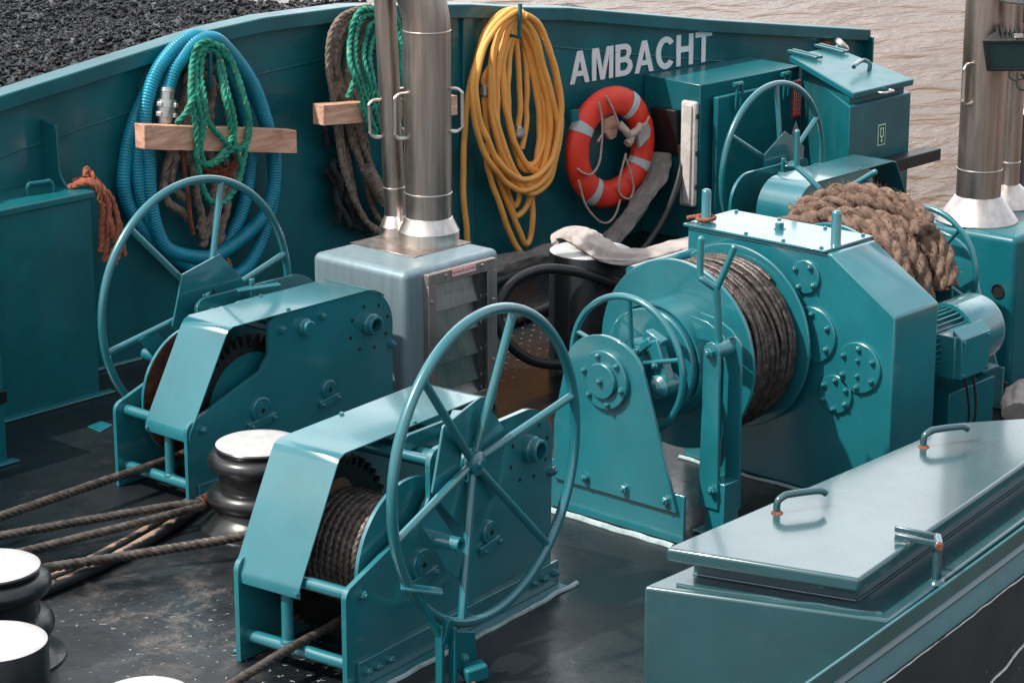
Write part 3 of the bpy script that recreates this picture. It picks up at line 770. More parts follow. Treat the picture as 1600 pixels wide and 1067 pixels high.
PATHS = {
 'blue': [[(7.979,9.5,1.401),(8.008,9.501,1.456),(8.046,9.503,1.516),(8.109,9.504,1.576),(8.172,9.505,1.624),(8.251,9.506,1.644),(8.334,9.508,1.628),(8.424,9.509,1.551),(8.518,9.51,1.446),(8.6,9.512,1.32),(8.663,9.513,1.158),(8.709,9.514,1.014),(8.72,9.515,0.902),(8.693,9.517,0.756),(8.616,9.518,0.643),(8.491,9.519,0.568),(8.341,9.521,0.511),(8.222,9.522,0.502),(8.063,9.523,0.545),(7.956,9.524,0.605),(7.906,9.526,0.698),(7.879,9.527,0.806),(7.869,9.528,0.92),(7.873,9.53,1.045),(7.866,9.531,1.138),(7.856,9.532,1.238),(7.876,9.533,1.365),(7.938,9.535,1.49),(8.023,9.536,1.577),(8.128,9.537,1.639),(8.241,9.539,1.655),(8.365,9.54,1.598),(8.476,9.541,1.491),(8.571,9.542,1.371),(8.657,9.544,1.217),(8.708,9.545,1.079),(8.736,9.546,0.936),(8.735,9.548,0.762),(8.67,9.549,0.58),(8.602,9.55,0.462),(8.503,9.551,0.375),(8.345,9.553,0.356),(8.198,9.554,0.425),(8.118,9.555,0.478),(8.027,9.556,0.542),(7.947,9.558,0.628),(7.893,9.559,0.725),(7.846,9.56,0.84),(7.828,9.562,0.955),(7.833,9.563,1.103),(7.867,9.564,1.265),(7.943,9.565,1.418),(8.051,9.567,1.541),(8.174,9.568,1.591),(8.296,9.569,1.596),(8.411,9.571,1.516),(8.508,9.572,1.376),(8.57,9.573,1.215),(8.596,9.574,1.04),(8.598,9.576,0.936),(8.581,9.577,0.832),(8.541,9.578,0.706),(8.474,9.58,0.599),(8.4,9.581,0.522),(8.274,9.582,0.475),(8.135,9.583,0.508),(7.993,9.585,0.581),(7.888,9.586,0.674),(7.81,9.587,0.775),(7.77,9.589,0.861),(7.752,9.59,0.963),(7.772,9.591,1.079),(7.813,9.592,1.207),(7.869,9.594,1.31),(7.943,9.595,1.414)]],
 'green1': [[(8.307,9.45,1.594),(8.223,9.45,1.64),(8.15,9.45,1.623),(8.112,9.45,1.54),(8.027,9.373,1.429),(8.016,9.338,1.305),(8.028,9.338,1.189),(8.027,9.338,1.074),(8.044,9.338,0.979),(8.078,9.338,0.887),(8.132,9.338,0.832),(8.197,9.338,0.824),(8.25,9.338,0.856),(8.297,9.338,0.915),(8.336,9.338,1.01),(8.362,9.338,1.107),(8.379,9.338,1.204),(8.357,9.338,1.324),(8.388,9.406,1.428),(8.378,9.45,1.523),(8.316,9.45,1.6),(8.227,9.45,1.627)],[(8.227,9.45,1.627),(8.165,9.45,1.598),(8.126,9.439,1.506),(8.053,9.351,1.396),(8.066,9.338,1.282),(8.048,9.338,1.17),(8.019,9.338,1.099),(8.047,9.338,1.051),(8.119,9.338,1.044),(8.186,9.338,1.076),(8.244,9.338,1.124),(8.282,9.338,1.185),(8.276,9.338,1.269),(8.257,9.351,1.369),(8.294,9.417,1.455),(8.3,9.45,1.533),(8.268,9.45,1.592)],[(8.268,9.45,1.592),(8.19,9.45,1.579),(8.15,9.428,1.488),(8.095,9.351,1.39),(8.104,9.338,1.276),(8.148,9.338,1.204),(8.21,9.338,1.139),(8.274,9.338,1.096),(8.348,9.338,1.099),(8.385,9.338,1.143),(8.384,9.338,1.227),(8.361,9.351,1.355),(8.382,9.428,1.459),(8.349,9.45,1.543),(8.278,9.45,1.611)],[(8.278,9.45,1.611),(8.226,9.45,1.617),(8.156,9.45,1.573),(8.112,9.428,1.493),(8.09,9.369,1.415),(8.089,9.338,1.321),(8.076,9.338,1.221),(8.046,9.338,1.131),(8.077,9.338,1.047),(8.132,9.338,1.035),(8.189,9.338,1.053),(8.234,9.338,1.079),(8.278,9.338,1.106),(8.276,9.338,1.163),(8.249,9.338,1.246),(8.232,9.338,1.341),(8.26,9.395,1.429),(8.29,9.45,1.501),(8.289,9.45,1.564)],[(8.073,9.373,1.423),(8.007,9.338,1.384),(7.954,9.338,1.32),(7.897,9.338,1.276)],[(8.311,9.45,1.568),(8.39,9.45,1.492),(8.374,9.373,1.384),(8.378,9.338,1.288)],[(8.34,9.338,1.1),(8.303,9.338,1.065),(8.326,9.338,0.988),(8.297,9.338,0.919),(8.265,9.338,0.884)]],
 'brown1': [[(8.325,9.55,1.469),(8.22,9.551,1.528),(8.156,9.552,1.424),(8.131,9.553,1.312),(8.118,9.554,1.21),(8.062,9.556,1.099),(7.993,9.557,0.976),(7.985,9.558,0.884),(8.042,9.559,0.8),(8.151,9.56,0.704)],[(8.345,9.55,1.416),(8.239,9.551,1.453),(8.184,9.553,1.354),(8.153,9.554,1.225),(8.08,9.556,1.103),(8.042,9.557,1.002),(8.055,9.559,0.906),(8.117,9.56,0.821)],[(8.323,9.55,1.419),(8.325,9.551,1.336),(8.305,9.552,1.265),(8.315,9.553,1.182),(8.343,9.554,1.08),(8.404,9.556,0.945),(8.391,9.557,0.817),(8.334,9.558,0.707),(8.278,9.559,0.623),(8.24,9.56,0.541)],[(8.366,9.55,1.397),(8.414,9.551,1.256),(8.453,9.553,1.098),(8.474,9.554,0.941),(8.416,9.555,0.813),(8.385,9.556,0.681),(8.361,9.558,0.529),(8.385,9.559,0.431),(8.428,9.56,0.346)],[(8.182,9.55,1.189),(8.144,9.552,1.077),(8.171,9.554,0.972),(8.198,9.556,0.849),(8.228,9.558,0.708),(8.242,9.56,0.602)],[(8.255,9.55,1.077),(8.306,9.553,0.985),(8.329,9.555,0.862),(8.299,9.558,0.73),(8.217,9.56,0.634)]],
 'red1': [[(8.091,9.52,1.089),(8.095,9.52,0.999),(8.111,9.52,0.869),(8.122,9.52,0.738),(8.139,9.52,0.64)],[(8.216,9.52,0.98),(8.276,9.52,0.95),(8.346,9.52,0.939),(8.418,9.52,0.962),(8.455,9.52,0.997)],[(8.255,9.52,0.987),(8.329,9.52,0.962),(8.389,9.52,0.919),(8.432,9.52,0.864)],[(8.463,9.52,0.982),(8.408,9.52,0.929),(8.318,9.52,0.916),(8.24,9.52,0.942)]],
 'brown2': [[(9.451,9.51,1.661),(9.355,9.512,1.658),(9.25,9.513,1.628),(9.173,9.515,1.567),(9.134,9.517,1.468),(9.127,9.518,1.364),(9.155,9.52,1.246),(9.177,9.522,1.119),(9.211,9.523,0.902),(9.272,9.525,0.713),(9.344,9.527,0.557),(9.443,9.528,0.441),(9.585,9.53,0.349)],[(9.487,9.522,1.628),(9.391,9.524,1.628),(9.295,9.526,1.587),(9.222,9.528,1.504),(9.197,9.53,1.389),(9.22,9.532,1.26),(9.257,9.534,1.135),(9.309,9.536,0.975),(9.385,9.538,0.794),(9.484,9.54,0.64),(9.611,9.542,0.516)],[(9.523,9.534,1.595),(9.452,9.536,1.596),(9.35,9.538,1.544),(9.31,9.541,1.416),(9.294,9.543,1.277),(9.312,9.545,1.126),(9.374,9.547,0.974),(9.438,9.55,0.839),(9.522,9.552,0.698),(9.634,9.554,0.577)],[(9.585,9.546,1.594),(9.646,9.549,1.481),(9.695,9.551,1.296),(9.735,9.553,1.11),(9.755,9.556,0.925),(9.756,9.559,0.796),(9.735,9.561,0.652),(9.694,9.564,0.529),(9.613,9.566,0.449)],[(9.474,9.558,1.619),(9.343,9.56,1.599),(9.246,9.562,1.533),(9.202,9.564,1.409),(9.215,9.566,1.285),(9.243,9.568,1.175),(9.255,9.57,1.031),(9.297,9.572,0.847),(9.343,9.574,0.64),(9.431,9.576,0.479),(9.603,9.578,0.364)],[(9.458,9.57,1.5),(9.389,9.572,1.385),(9.373,9.575,1.228),(9.406,9.578,1.08),(9.436,9.58,0.95),(9.465,9.582,0.819),(9.474,9.585,0.672),(9.529,9.588,0.516),(9.606,9.59,0.421)]],
 'whip2': [[(9.363,9.48,0.806),(9.406,9.48,0.738),(9.46,9.48,0.661),(9.518,9.48,0.578)]],
 'green2': [[(9.525,9.465,1.665),(9.431,9.465,1.671),(9.324,9.465,1.676),(9.265,9.465,1.62),(9.234,9.461,1.531),(9.167,9.395,1.442),(9.15,9.345,1.364),(9.191,9.345,1.272),(9.231,9.345,1.127),(9.273,9.345,1.037),(9.331,9.345,0.993)],[(9.504,9.465,1.632),(9.435,9.465,1.64),(9.352,9.465,1.642),(9.298,9.465,1.579),(9.25,9.434,1.483),(9.192,9.368,1.394),(9.21,9.349,1.304),(9.242,9.349,1.212),(9.278,9.349,1.102),(9.316,9.349,1.03)],[(9.504,9.465,1.597),(9.444,9.465,1.6),(9.385,9.465,1.586),(9.349,9.46,1.504),(9.281,9.403,1.428),(9.263,9.353,1.331),(9.29,9.353,1.223),(9.322,9.353,1.113),(9.35,9.353,1.039)],[(9.505,9.465,1.667),(9.564,9.465,1.654),(9.598,9.465,1.608),(9.627,9.465,1.52),(9.589,9.42,1.409),(9.533,9.357,1.303),(9.551,9.357,1.195),(9.554,9.357,1.07),(9.532,9.357,0.983),(9.471,9.357,0.949),(9.383,9.357,0.998)],[(9.199,9.361,1.352),(9.165,9.361,1.322),(9.144,9.361,1.283),(9.115,9.361,1.239)],[(9.493,9.465,1.56),(9.453,9.465,1.554),(9.41,9.467,1.489),(9.332,9.406,1.407),(9.318,9.365,1.295),(9.355,9.365,1.167),(9.392,9.365,1.074)]],
 'dark2': [[(9.155,9.56,1.082),(9.129,9.56,1.016),(9.151,9.56,0.956),(9.209,9.56,0.947)],[(9.188,9.56,0.865),(9.157,9.56,0.827),(9.185,9.56,0.758),(9.231,9.56,0.679),(9.248,9.56,0.568),(9.276,9.56,0.491)],[(9.225,9.56,0.816),(9.271,9.56,0.708),(9.308,9.56,0.594),(9.335,9.56,0.498),(9.424,9.56,0.428)],[(9.26,9.56,0.836),(9.305,9.56,0.667),(9.376,9.56,0.51),(9.464,9.56,0.414)],[(9.166,9.56,0.804),(9.213,9.56,0.718),(9.2,9.56,0.612),(9.227,9.56,0.517)]],
 'yellow': [[(10.756,9.56,1.463),(10.662,9.567,1.525),(10.534,9.576,1.497),(10.447,9.583,1.414),(10.381,9.588,1.272),(10.328,9.59,1.13),(10.289,9.59,0.985),(10.271,9.59,0.8),(10.264,9.59,0.543),(10.274,9.59,0.37),(10.305,9.59,0.16)],[(10.651,9.467,1.499),(10.559,9.474,1.549),(10.407,9.485,1.473),(10.314,9.49,1.35),(10.242,9.49,1.197),(10.236,9.49,1.05),(10.278,9.49,0.868),(10.364,9.489,0.705),(10.456,9.482,0.597),(10.538,9.476,0.523),(10.643,9.468,0.469),(10.759,9.459,0.478),(10.865,9.451,0.552),(10.939,9.446,0.681),(10.965,9.444,0.879),(10.92,9.447,1.107),(10.85,9.453,1.305),(10.755,9.46,1.451),(10.636,9.468,1.523)],[(10.652,9.482,1.52),(10.59,9.487,1.526),(10.483,9.495,1.441),(10.416,9.5,1.285),(10.396,9.501,1.101),(10.42,9.499,0.911),(10.497,9.494,0.711),(10.59,9.487,0.555),(10.701,9.479,0.446),(10.785,9.472,0.437),(10.876,9.466,0.486),(10.934,9.461,0.61),(10.949,9.46,0.802),(10.894,9.464,1.002),(10.814,9.47,1.202),(10.75,9.475,1.367),(10.652,9.482,1.49)],[(10.667,9.496,1.487),(10.616,9.5,1.496),(10.544,9.505,1.411),(10.482,9.51,1.257),(10.462,9.511,1.054),(10.476,9.51,0.856),(10.517,9.507,0.66),(10.595,9.501,0.526),(10.706,9.493,0.486),(10.801,9.486,0.51),(10.859,9.482,0.611),(10.901,9.479,0.768),(10.884,9.48,0.963),(10.809,9.486,1.193),(10.74,9.491,1.359),(10.667,9.496,1.461)],[(10.683,9.51,1.458),(10.647,9.513,1.469),(10.59,9.517,1.385),(10.539,9.521,1.23),(10.549,9.52,1.041),(10.595,9.517,0.845),(10.658,9.512,0.695),(10.753,9.505,0.585),(10.849,9.498,0.548),(10.913,9.493,0.609),(10.939,9.491,0.737),(10.916,9.493,0.926),(10.862,9.497,1.124),(10.793,9.502,1.307),(10.693,9.509,1.438)],[(10.683,9.525,1.438),(10.626,9.529,1.361),(10.595,9.532,1.203),(10.585,9.532,1.035),(10.605,9.531,0.861),(10.658,9.527,0.712),(10.726,9.522,0.618),(10.8,9.516,0.599),(10.859,9.512,0.669),(10.89,9.51,0.785),(10.884,9.51,0.92),(10.83,9.514,1.119),(10.756,9.52,1.332),(10.688,9.525,1.415)],[(10.404,9.536,0.776),(10.409,9.535,0.65),(10.46,9.532,0.512),(10.548,9.525,0.313),(10.621,9.52,0.161),(10.679,9.515,0.076)],[(10.466,9.551,0.746),(10.512,9.548,0.567),(10.589,9.542,0.401),(10.674,9.536,0.243),(10.727,9.532,0.136),(10.759,9.53,0.115),(10.791,9.527,0.169),(10.801,9.526,0.328),(10.795,9.527,0.486),(10.832,9.524,0.617),(10.858,9.522,0.788),(10.836,9.524,1.002),(10.782,9.528,1.199),(10.73,9.532,1.356),(10.693,9.534,1.405)],[(10.6,9.561,0.493),(10.663,9.557,0.359),(10.71,9.553,0.391),(10.715,9.553,0.468)],[(10.605,9.541,0.387),(10.663,9.537,0.3),(10.737,9.531,0.331),(10.779,9.528,0.391),(10.79,9.527,0.459)],[(10.704,9.544,1.403),(10.678,9.546,1.338),(10.694,9.544,1.19),(10.704,9.544,1.017),(10.699,9.544,0.873),(10.694,9.544,0.828)],[(10.714,9.553,1.401),(10.745,9.551,1.315),(10.767,9.549,1.161),(10.772,9.549,0.969),(10.762,9.549,0.817),(10.725,9.552,0.699)],[(10.693,9.534,1.42),(10.621,9.54,1.376),(10.529,9.547,1.322),(10.457,9.552,1.218),(10.411,9.555,1.16),(10.411,9.555,1.108)],[(10.411,9.555,1.07),(10.41,9.555,0.999),(10.425,9.554,0.884),(10.445,9.553,0.779),(10.501,9.549,0.645),(10.579,9.543,0.538)]],
 'grab': [[(11.231,9.379,0.928),(11.265,9.377,0.806),(11.262,9.377,0.669),(11.241,9.378,0.554),(11.181,9.383,0.496),(11.11,9.388,0.51),(11.055,9.392,0.546)],[(11.296,9.374,0.958),(11.353,9.37,0.873),(11.411,9.366,0.767)],[(11.066,9.391,0.474),(11.128,9.387,0.314),(11.241,9.379,0.197),(11.325,9.372,0.171),(11.392,9.367,0.213),(11.43,9.365,0.299)],[(11.476,9.361,0.58),(11.433,9.364,0.467),(11.412,9.366,0.39),(11.435,9.364,0.326),(11.51,9.359,0.291),(11.548,9.356,0.349),(11.518,9.358,0.454),(11.471,9.362,0.561)],[(11.677,9.346,0.78),(11.632,9.35,0.718),(11.587,9.353,0.684)],[(11.261,9.377,0.721),(11.228,9.379,0.686)]],
}

YAW = radians(41.9)
CR = V((sin(YAW), -cos(YAW), 0)); CF = V((cos(YAW), sin(YAW), 0))
def wy(x): return 9.65 if x <= 10.35 else 9.65 - .074*(x-10.35)
def lerp_prof(p, x):
    for (a, za), (b, zb) in zip(p, p[1:]):
        if a <= x <= b: return za + (zb-za)*(x-a)/(b-a)
    return p[0][1] if x < p[0][0] else p[-1][1]

# ------------------------------------------------------------------ bulwark with painted name
RAILZ = [(4.6,.95),(6.3,1.40),(7.07,1.505),(8.38,1.668),(8.75,1.688),(9.40,1.680),(10.35,1.588),(10.72,1.535),(11.15,1.490),(12.41,1.285),(14.05,1.05)]
t = thing('bulwark', 'long dark teal bulwark with a box rail, carrying the white name and the hanging coils', 'bulwark', (9.3,9.65,0))
mb = MB()
for (a, za), (b, zb) in zip(RAILZ, RAILZ[1:]):
    ya, yb = wy(a), wy(b)
    mb.hexa([(a,ya,-.02),(b,yb,-.02),(b,yb+.012,-.02),(a,ya+.012,-.02),(a,ya,za-.05),(b,yb,zb-.05),(b,yb+.012,zb-.05),(a,ya+.012,za-.05)])
mb.build('plate', M['wall'], t)
mb = MB(); vs = []; fs = []
xs = sorted(set([x for x, _ in RAILZ] + [7.6,8.0,8.2,8.5,9.0,9.8]))
for x in xs:
    y = wy(x); z = lerp_prof(RAILZ, x) + .003*noise.noise(V((x*3,0,0)))
    vs += [(x,y-.052,z-.080),(x,y+.075,z-.080),(x,y+.075,z+.004),(x,y-.052,z)]
n = len(xs)
for i in range(n-1):
    for k in range(4): fs.append((4*i+k, 4*i+4+k, 4*i+4+(k+1) % 4, 4*i+(k+1) % 4))
fs += [(0,1,2,3), (4*n-4,4*n-1,4*n-2,4*n-3)]
mb.add(vs, fs); mb.build('rail', M['wall'], t, bev=.008, seg=3)
for seg in ([(5.2,.98),(7.05,1.197),(8.06,1.326),(9.145,1.40),(10.313,1.393)], [(10.42,1.36),(11.149,1.244),(12.056,1.082),(12.727,.972)]):
    mb = MB(); P = catmull([(x, wy(x)-.001, z) for x, z in seg], 14)
    mb.tube(jit(P, .004, 2), .0055, 8); mb.build('weld_seam', M['wall'], t)
mb = MB(); mb.tube(jit(catmull([(5.0,9.648,.006),(7.5,9.648,.006),(10.3,9.648,.006)],20),.006,4), .012, 8); mb.build('weld_seam', M['teal'], t)
mb = MB(); mb.box(10.31,10.40,9.625,9.66,0,1.515); mb.build('stiffener', M['wall'], t, bev=.006)
mb = MB(); mb.box(14.04,14.055,9.30,9.46,-.2,1.0); mb.build('end_plate', M['wall'], t, bev=.003)
# rope hooks: bars standing up on short arms
for x, z0, z1, w in ((10.579,1.40,1.585,.0), (8.230,1.42,1.60,0), (9.45,1.45,1.60,0)):
    y = wy(x); mb = MB(); mb.bar((x,y-.195,z0-.02),(x,y-.205,z1),.018,.018,(0,1,0)); mb.bar((x,y,z0),(x,y-.215,z0-.012),.014,.016)
    mb.build('rope_hook', M['wall'], t, bev=.002)
# knee bracket above the left locker
mb = MB(); mb.prism([(7.30,9.65,1.345),(7.30,9.53,1.325),(7.30,9.525,1.13)] + [(7.30, 9.525-.115*(1-cos(radians(a))), 1.13-.11*sin(radians(a))) for a in (15,30,45,60,75,90)] + [(7.30,9.65,1.02)], (.012,0,0)); mb.build('knee_bracket', M['wall'], t, bev=.002)
# filler neck, orange plate
mb = MB(); mb.cyl((13.56,9.40,.84),(13.66,9.30,.985),.042,n=24); v_ = mb.build('vent_neck', M['hole'] if False else M['dark_teal'], t)
mb = MB(); mb.lathe((13.655,9.305,.980),(.10,-.10,.145),[(0,.058),(.012,.062),(.03,.06),(.042,.04)],28); mb.build('vent_cap', M['bright'], v_, sharp=30)
mb = MB(); mb.box(13.53,13.69,wy(13.6)-.006,wy(13.6)-.001,.975,1.008); o = mb.build('orange_plate', M['signorange'], t)

def curve_mesh(name, splines, ext, mat, parent, mtx, text=None, size=1, align='CENTER', off=0):
    if text is not None:
        cu = bpy.data.curves.new(name, 'FONT'); cu.body = text; cu.size = size; cu.align_x = align; cu.offset = off; cu.resolution_u = 4
    else:
        cu = bpy.data.curves.new(name, 'CURVE'); cu.dimensions = '2D'; cu.fill_mode = 'BOTH'
        for s in splines:
            sp = cu.splines.new('POLY'); sp.points.add(len(s)-1)
            for p, (x, y) in zip(sp.points, s): p.co = (x, y, 0, 1)
            sp.use_cyclic_u = True
    cu.extrude = ext
    o = bpy.data.objects.new(name, cu); COL.objects.link(o)
    dg = bpy.context.evaluated_depsgraph_get(); dg.update()
    me = bpy.data.meshes.new_from_object(o.evaluated_get(dg)); bpy.data.objects.remove(o)
    me.name = name
    offv = V(parent['wo']) if parent is not None and 'wo' in parent else V((0,0,0))
    me.transform(Matrix.Translation(-offv) @ mtx); me.materials.clear(); me.materials.append(mat)
    o = bpy.data.objects.new(name, me); COL.objects.link(o); o.parent = parent; o['wo'] = tuple(offv)
    return o
def el(cx, cy, rx, ry, a0, a1, n=12): return [(cx+rx*cos(radians(a0+(a1-a0)*i/n)), cy+ry*sin(radians(a0+(a1-a0)*i/n))) for i in range(n+1)]
GL = {
 'A': (.88, [[(0,0),(.205,0),(.285,.225),(.595,.225),(.675,0),(.88,0),(.55,1),(.33,1)], [(.338,.38),(.44,.70),(.542,.38)]]),
 'M': (.95, [[(0,0),(.19,0),(.19,.74),(.375,0),(.575,0),(.76,.74),(.76,0),(.95,0),(.95,1),(.655,1),(.475,.30),(.295,1),(0,1)]]),
 'B': (.78, [[(0,0)] + el(.42,.285,.36,.285,-90,58,12) + el(.40,.755,.315,.245,-40,90,12) + [(0,1)], [(.21,.17),(.21,.425)] + el(.41,.297,.16,.128,90,-90,10), [(.21,.59),(.21,.83)] + el(.39,.71,.125,.12,90,-90,10)]),
 'C': (.86, [el(.46,.5,.46,.52,38,322,30) + el(.46,.5,.235,.335,316,44,26)]),
 'H': (.80, [[(0,0),(.205,0),(.205,.43),(.595,.43),(.595,0),(.80,0),(.80,1),(.595,1),(.595,.61),(.205,.61),(.205,1),(0,1)]]),
 'T': (.80, [[(.297,0),(.503,0),(.503,.825),(.80,.825),(.80,1),(0,1),(0,.825),(.297,.825)]]),
}
du = V((1,-.074,0)).normalized(); dn = V((-.074,-1,0)).normalized()
x = 0; 
for ch in 'AMBACHT':
    w, sp = GL[ch]; S = .198; kx = .985
    p0 = V((11.20, wy(11.20), 1.012)) + du*x*S*kx + dn*.005
    mt_ = Matrix(((du.x*S*kx,0,dn.x,p0.x),(du.y*S*kx,0,dn.y,p0.y),(0,S,0,p0.z),(0,0,0,1)))
    curve_mesh('letter', sp, .003, M['letter'], t, mt_)
    x += w + .105
# ------------------------------------------------------------------ hung coils
exec_paths = None
for k, v in PATHS.items():
    PATHS[k] = [[V(p) for p in a] for a in v]
t = thing('suction_hose', 'thick ribbed blue hose hung in big loops on the bulwark at left', 'hose', (8.2,9.5,.35))
mb = MB(); mb.ribbed(catmull(PATHS['blue'][0], 10), .038, .0150, .13, 16); mb.build('hose', M['bluehose'], t, sharp=80)
c = V((7.968,9.50,1.372)); d = V((-.12,0,-1)).normalized()
mb = MB(); c0 = V(PATHS['blue'][0][0]); d = (V((7.944,9.49,1.225))-c0).normalized()
mb.lathe(c0-d*.03, d, [(0,.040),(.02,.044),(.022,.040),(.06,.040),(.062,.055),(.10,.058),(.102,.052),(.115,.052),(.117,.058),(.15,.056),(.152,.042),(.19,.040),(.2,.038),(.215,.038)], 32)
cp = mb.build('coupling', M['alu'], t, sharp=30)
mb = MB()
for k in range(4):
    a = pi/2*k+.4; u = d.orthogonal().normalized(); w = d.cross(u); e = u*cos(a)+w*sin(a)
    mb.bar(c0+d*.045+e*.060, c0+d*.068+e*.060, .03, .016, e)
    mb.bar(c0+d*.095+e*.060, c0+d*.118+e*.060, .03, .016, e)
mb.build('lug', M['alu'], cp, bev=.003)
def plank(name, label, p0, p1, h, d, seed):
    p0, p1 = V(p0), V(p1); mb = MB(); n = 14; vs = []; fs = []
    dr = (p1-p0); up = V((0,0,1)); out = V((0,-1,0))
    for i in range(n+1):
        q = p0 + dr*(i/n)
        for a, b_ in ((0,0),(1,0),(1,1),(0,1)):
            e = noise.noise(V((i*.7,a*3+seed,b_*5)))*.003
            vs.append(q + out*(d*(a)+e) + up*(h*b_+e))
    for i in range(n):
        for k in range(4): fs.append((4*i+k,4*i+4+k,4*i+4+(k+1) % 4,4*i+(k+1) % 4))
    fs += [(0,3,2,1),(4*n,4*n+1,4*n+2,4*n+3)]
    mb.add(vs, fs); return solo(name, mb, M['wood'], label, 'plank', 'timber battens in front of the rope coils', bev=.004)
plank('timber_plank', 'sawn timber batten held across the blue hose at left', (7.715,9.44,1.170), (8.742,9.44,.994), .125, .075, 1)
plank('timber_plank', 'sawn timber batten behind the steel flues, brown rope hanging through it', (8.945,9.455,1.112), (9.985,9.455,1.024), .112, .085, 2)
def ropes(name, label, key, r, pitch, mat, strands=3, depth=.3, group=None, j=.0, cat='rope'):
    mb = MB()
    for i, p in enumerate(PATHS[key]):
        P = catmull(p, 8)
        if j: P = jit(P, j, i*2+1)
        mb.rope(P, r, pitch, strands, depth, per=5)
    return solo(name, mb, mat, label, cat, group, sharp=80)
ropes('green_rope', 'green twisted rope looped over the hook and hanging in front of the blue hose', 'green1', .0170, .115, M['greenrope'], 3, .50, j=.006, group='green ropes on the bulwark')
ropes('fibre_rope', 'weathered brown rope hanging behind the left timber batten inside the blue hose', 'brown1', .024, .17, M['brownrope'], 3, .42, 'brown ropes on the bulwark', .02)
ropes('red_rope', 'thin rust red rope hanging among the brown rope behind the green rope', 'red1', .0125, .06, M['redrope'], 3)
t = thing('fibre_rope', 'weathered brown rope in long loops behind the steel flues', 'rope', (9.3,9.5,.4), 0, 'brown ropes on the bulwark')
for i, p in enumerate(PATHS['brown2']):
    for o_ in ((0,0,0), (.026,.008,-.012), (-.022,-.012,.02)):
        mb = MB(); mb.rope(jit([q_+V(o_) for q_ in catmull(p, 8)], .012, i*3+o_[0]*90), .0165, .12, 3, .42, per=6); mb.build('rope_turn', M['brownrope'], t, sharp=80)
mb = MB(); mb.ribbed(catmull(PATHS['whip2'][0], 8), .037, .020, .16, 14); mb.build('whipping', M['palecloth'] if False else M['brownrope'], t, sharp=80)
ropes('green_rope', 'green twisted rope looped over the brown coil behind the steel flues', 'green2', .0165, .115, M['greenrope'], 3, .50, j=.004, group='green ropes on the bulwark')
ropes('tarred_rope', 'dark frayed rope hanging low on the bulwark under the second timber batten', 'dark2', .022, .10, M['darknet'], 3, .35, None, .04)
t = thing('water_hose', 'yellow hose hung in many loops on a hook beside the white name', 'hose', (10.6,9.5,.03))
for k_ in (1, 2, 3, 4, 5):
    rk = random.Random(k_); c_ = sum((V(v) for v in PATHS['yellow'][k_]), V((0,0,0)))/len(PATHS['yellow'][k_])
    PATHS['yellow'].append([V((c_.x + (v.x-c_.x)*(.93+.02*k_) + rk.uniform(-.012,.012), v.y - .022 + .006*k_, 1.54 + (v.z-1.54)*(.90+.025*k_) - .012)) for v in PATHS['yellow'][k_]])
for i, p in enumerate(PATHS['yellow']):
    mb = MB(); mb.tube(resample(jit(catmull(p, 10), .006, i), .02), .0182, 14); mb.build('hose_loop', M['yellow'], t, sharp=80)
for key, p, d in (('a', PATHS['yellow'][12][-1], V((0,0,-1))), ('b', PATHS['yellow'][10][-1], V((0,0,-1)))):
    mb = MB(); c0 = V(p) - d*.012
    mb.lathe(c0, d, [(0,.020),(.012,.022),(.013,.034),(.045,.036),(.047,.040),(.056,.040),(.058,.022),(.07,.02)], 26); cp = mb.build('coupling', M['alu'], t, sharp=30)
    mb = MB(); 
    for k in range(2): mb.bar(c0+d*.02+CR*(.036*(2*k-1)), c0+d*.045+CR*(.036*(2*k-1)), .016, .012)
    mb.build('lug', M['alu'], cp, bev=.002)
# ------------------------------------------------------------------ lifebuoy
RC = V((11.412,9.432,.618)); 
t = thing('lifebuoy', 'orange-red lifebuoy with grey bands hung below the white name', 'lifebuoy', tuple(RC-V((0,0,.37))))
mb = MB(); c = RC; n, m_ = 96, 20; vs = []
for i in range(n):
    a = 2*pi*i/n; d = du*cos(a) + V((0,0,1))*sin(a)
    pin = sum(math.exp(-((a-radians(k)+pi) % (2*pi) - pi)**2/.006) for k in (118, 208, 300, 30))*.16
    for j in range(m_):
        b_ = 2*pi*j/m_; e = 1 - pin*max(0, cos(b_-1.2))
        vs.append(c + d*(.290 + .086*cos(b_)*e) + dn*(.056*sin(b_)*e))
mb.add(vs, [(i*m_+j, ((i+1) % n)*m_+j, ((i+1) % n)*m_+(j+1) % m_, i*m_+(j+1) % m_) for i in range(n) for j in range(m_)])
ring = mb.build('ring', M['ring'], t, sharp=80)
for ad in (150, 57, -28, -122):
    mb = MB(); vs = []; k_ = 6
    for i in range(k_+1):
        a = radians(ad-5.5+11*i/k_); d = du*cos(a) + V((0,0,1))*sin(a)
        for j in range(m_):
            b_ = 2*pi*j/m_; vs.append(c + d*(.290 + .0885*cos(b_)) + dn*(.0585*sin(b_)))
    mb.add(vs, [(i*m_+j, (i+1)*m_+j, (i+1)*m_+(j+1) % m_, i*m_+(j+1) % m_) for i in range(k_) for j in range(m_)])
    mb.build('reflective_band', M['tape'], ring, sharp=80, recalc=False)
mb = MB()
for p in PATHS['grab']: mb.rope(catmull(p, 8), .0075, .03, 3, .25, per=4)
mb.build('grab_line', M['grab'], t, sharp=80)
t2 = thing('rope_cleat', 'pale worn block with a wrapped rope knot inside the lifebuoy', 'cleat', (11.53,9.40,.60))
def leaf(pts, off, th, nm, mt_):
    mb = MB(); mb.prism([V((x, wy(x)-off, z)) for x, z in pts], (0,-th,0)); return mb.build(nm, mt_, t2, bev=.006, seg=3)
leaf([(11.345,.80),(11.435,.815),(11.475,.74),(11.455,.675),(11.405,.665),(11.35,.72)], .12, .03, 'dark_block', M['wood'])
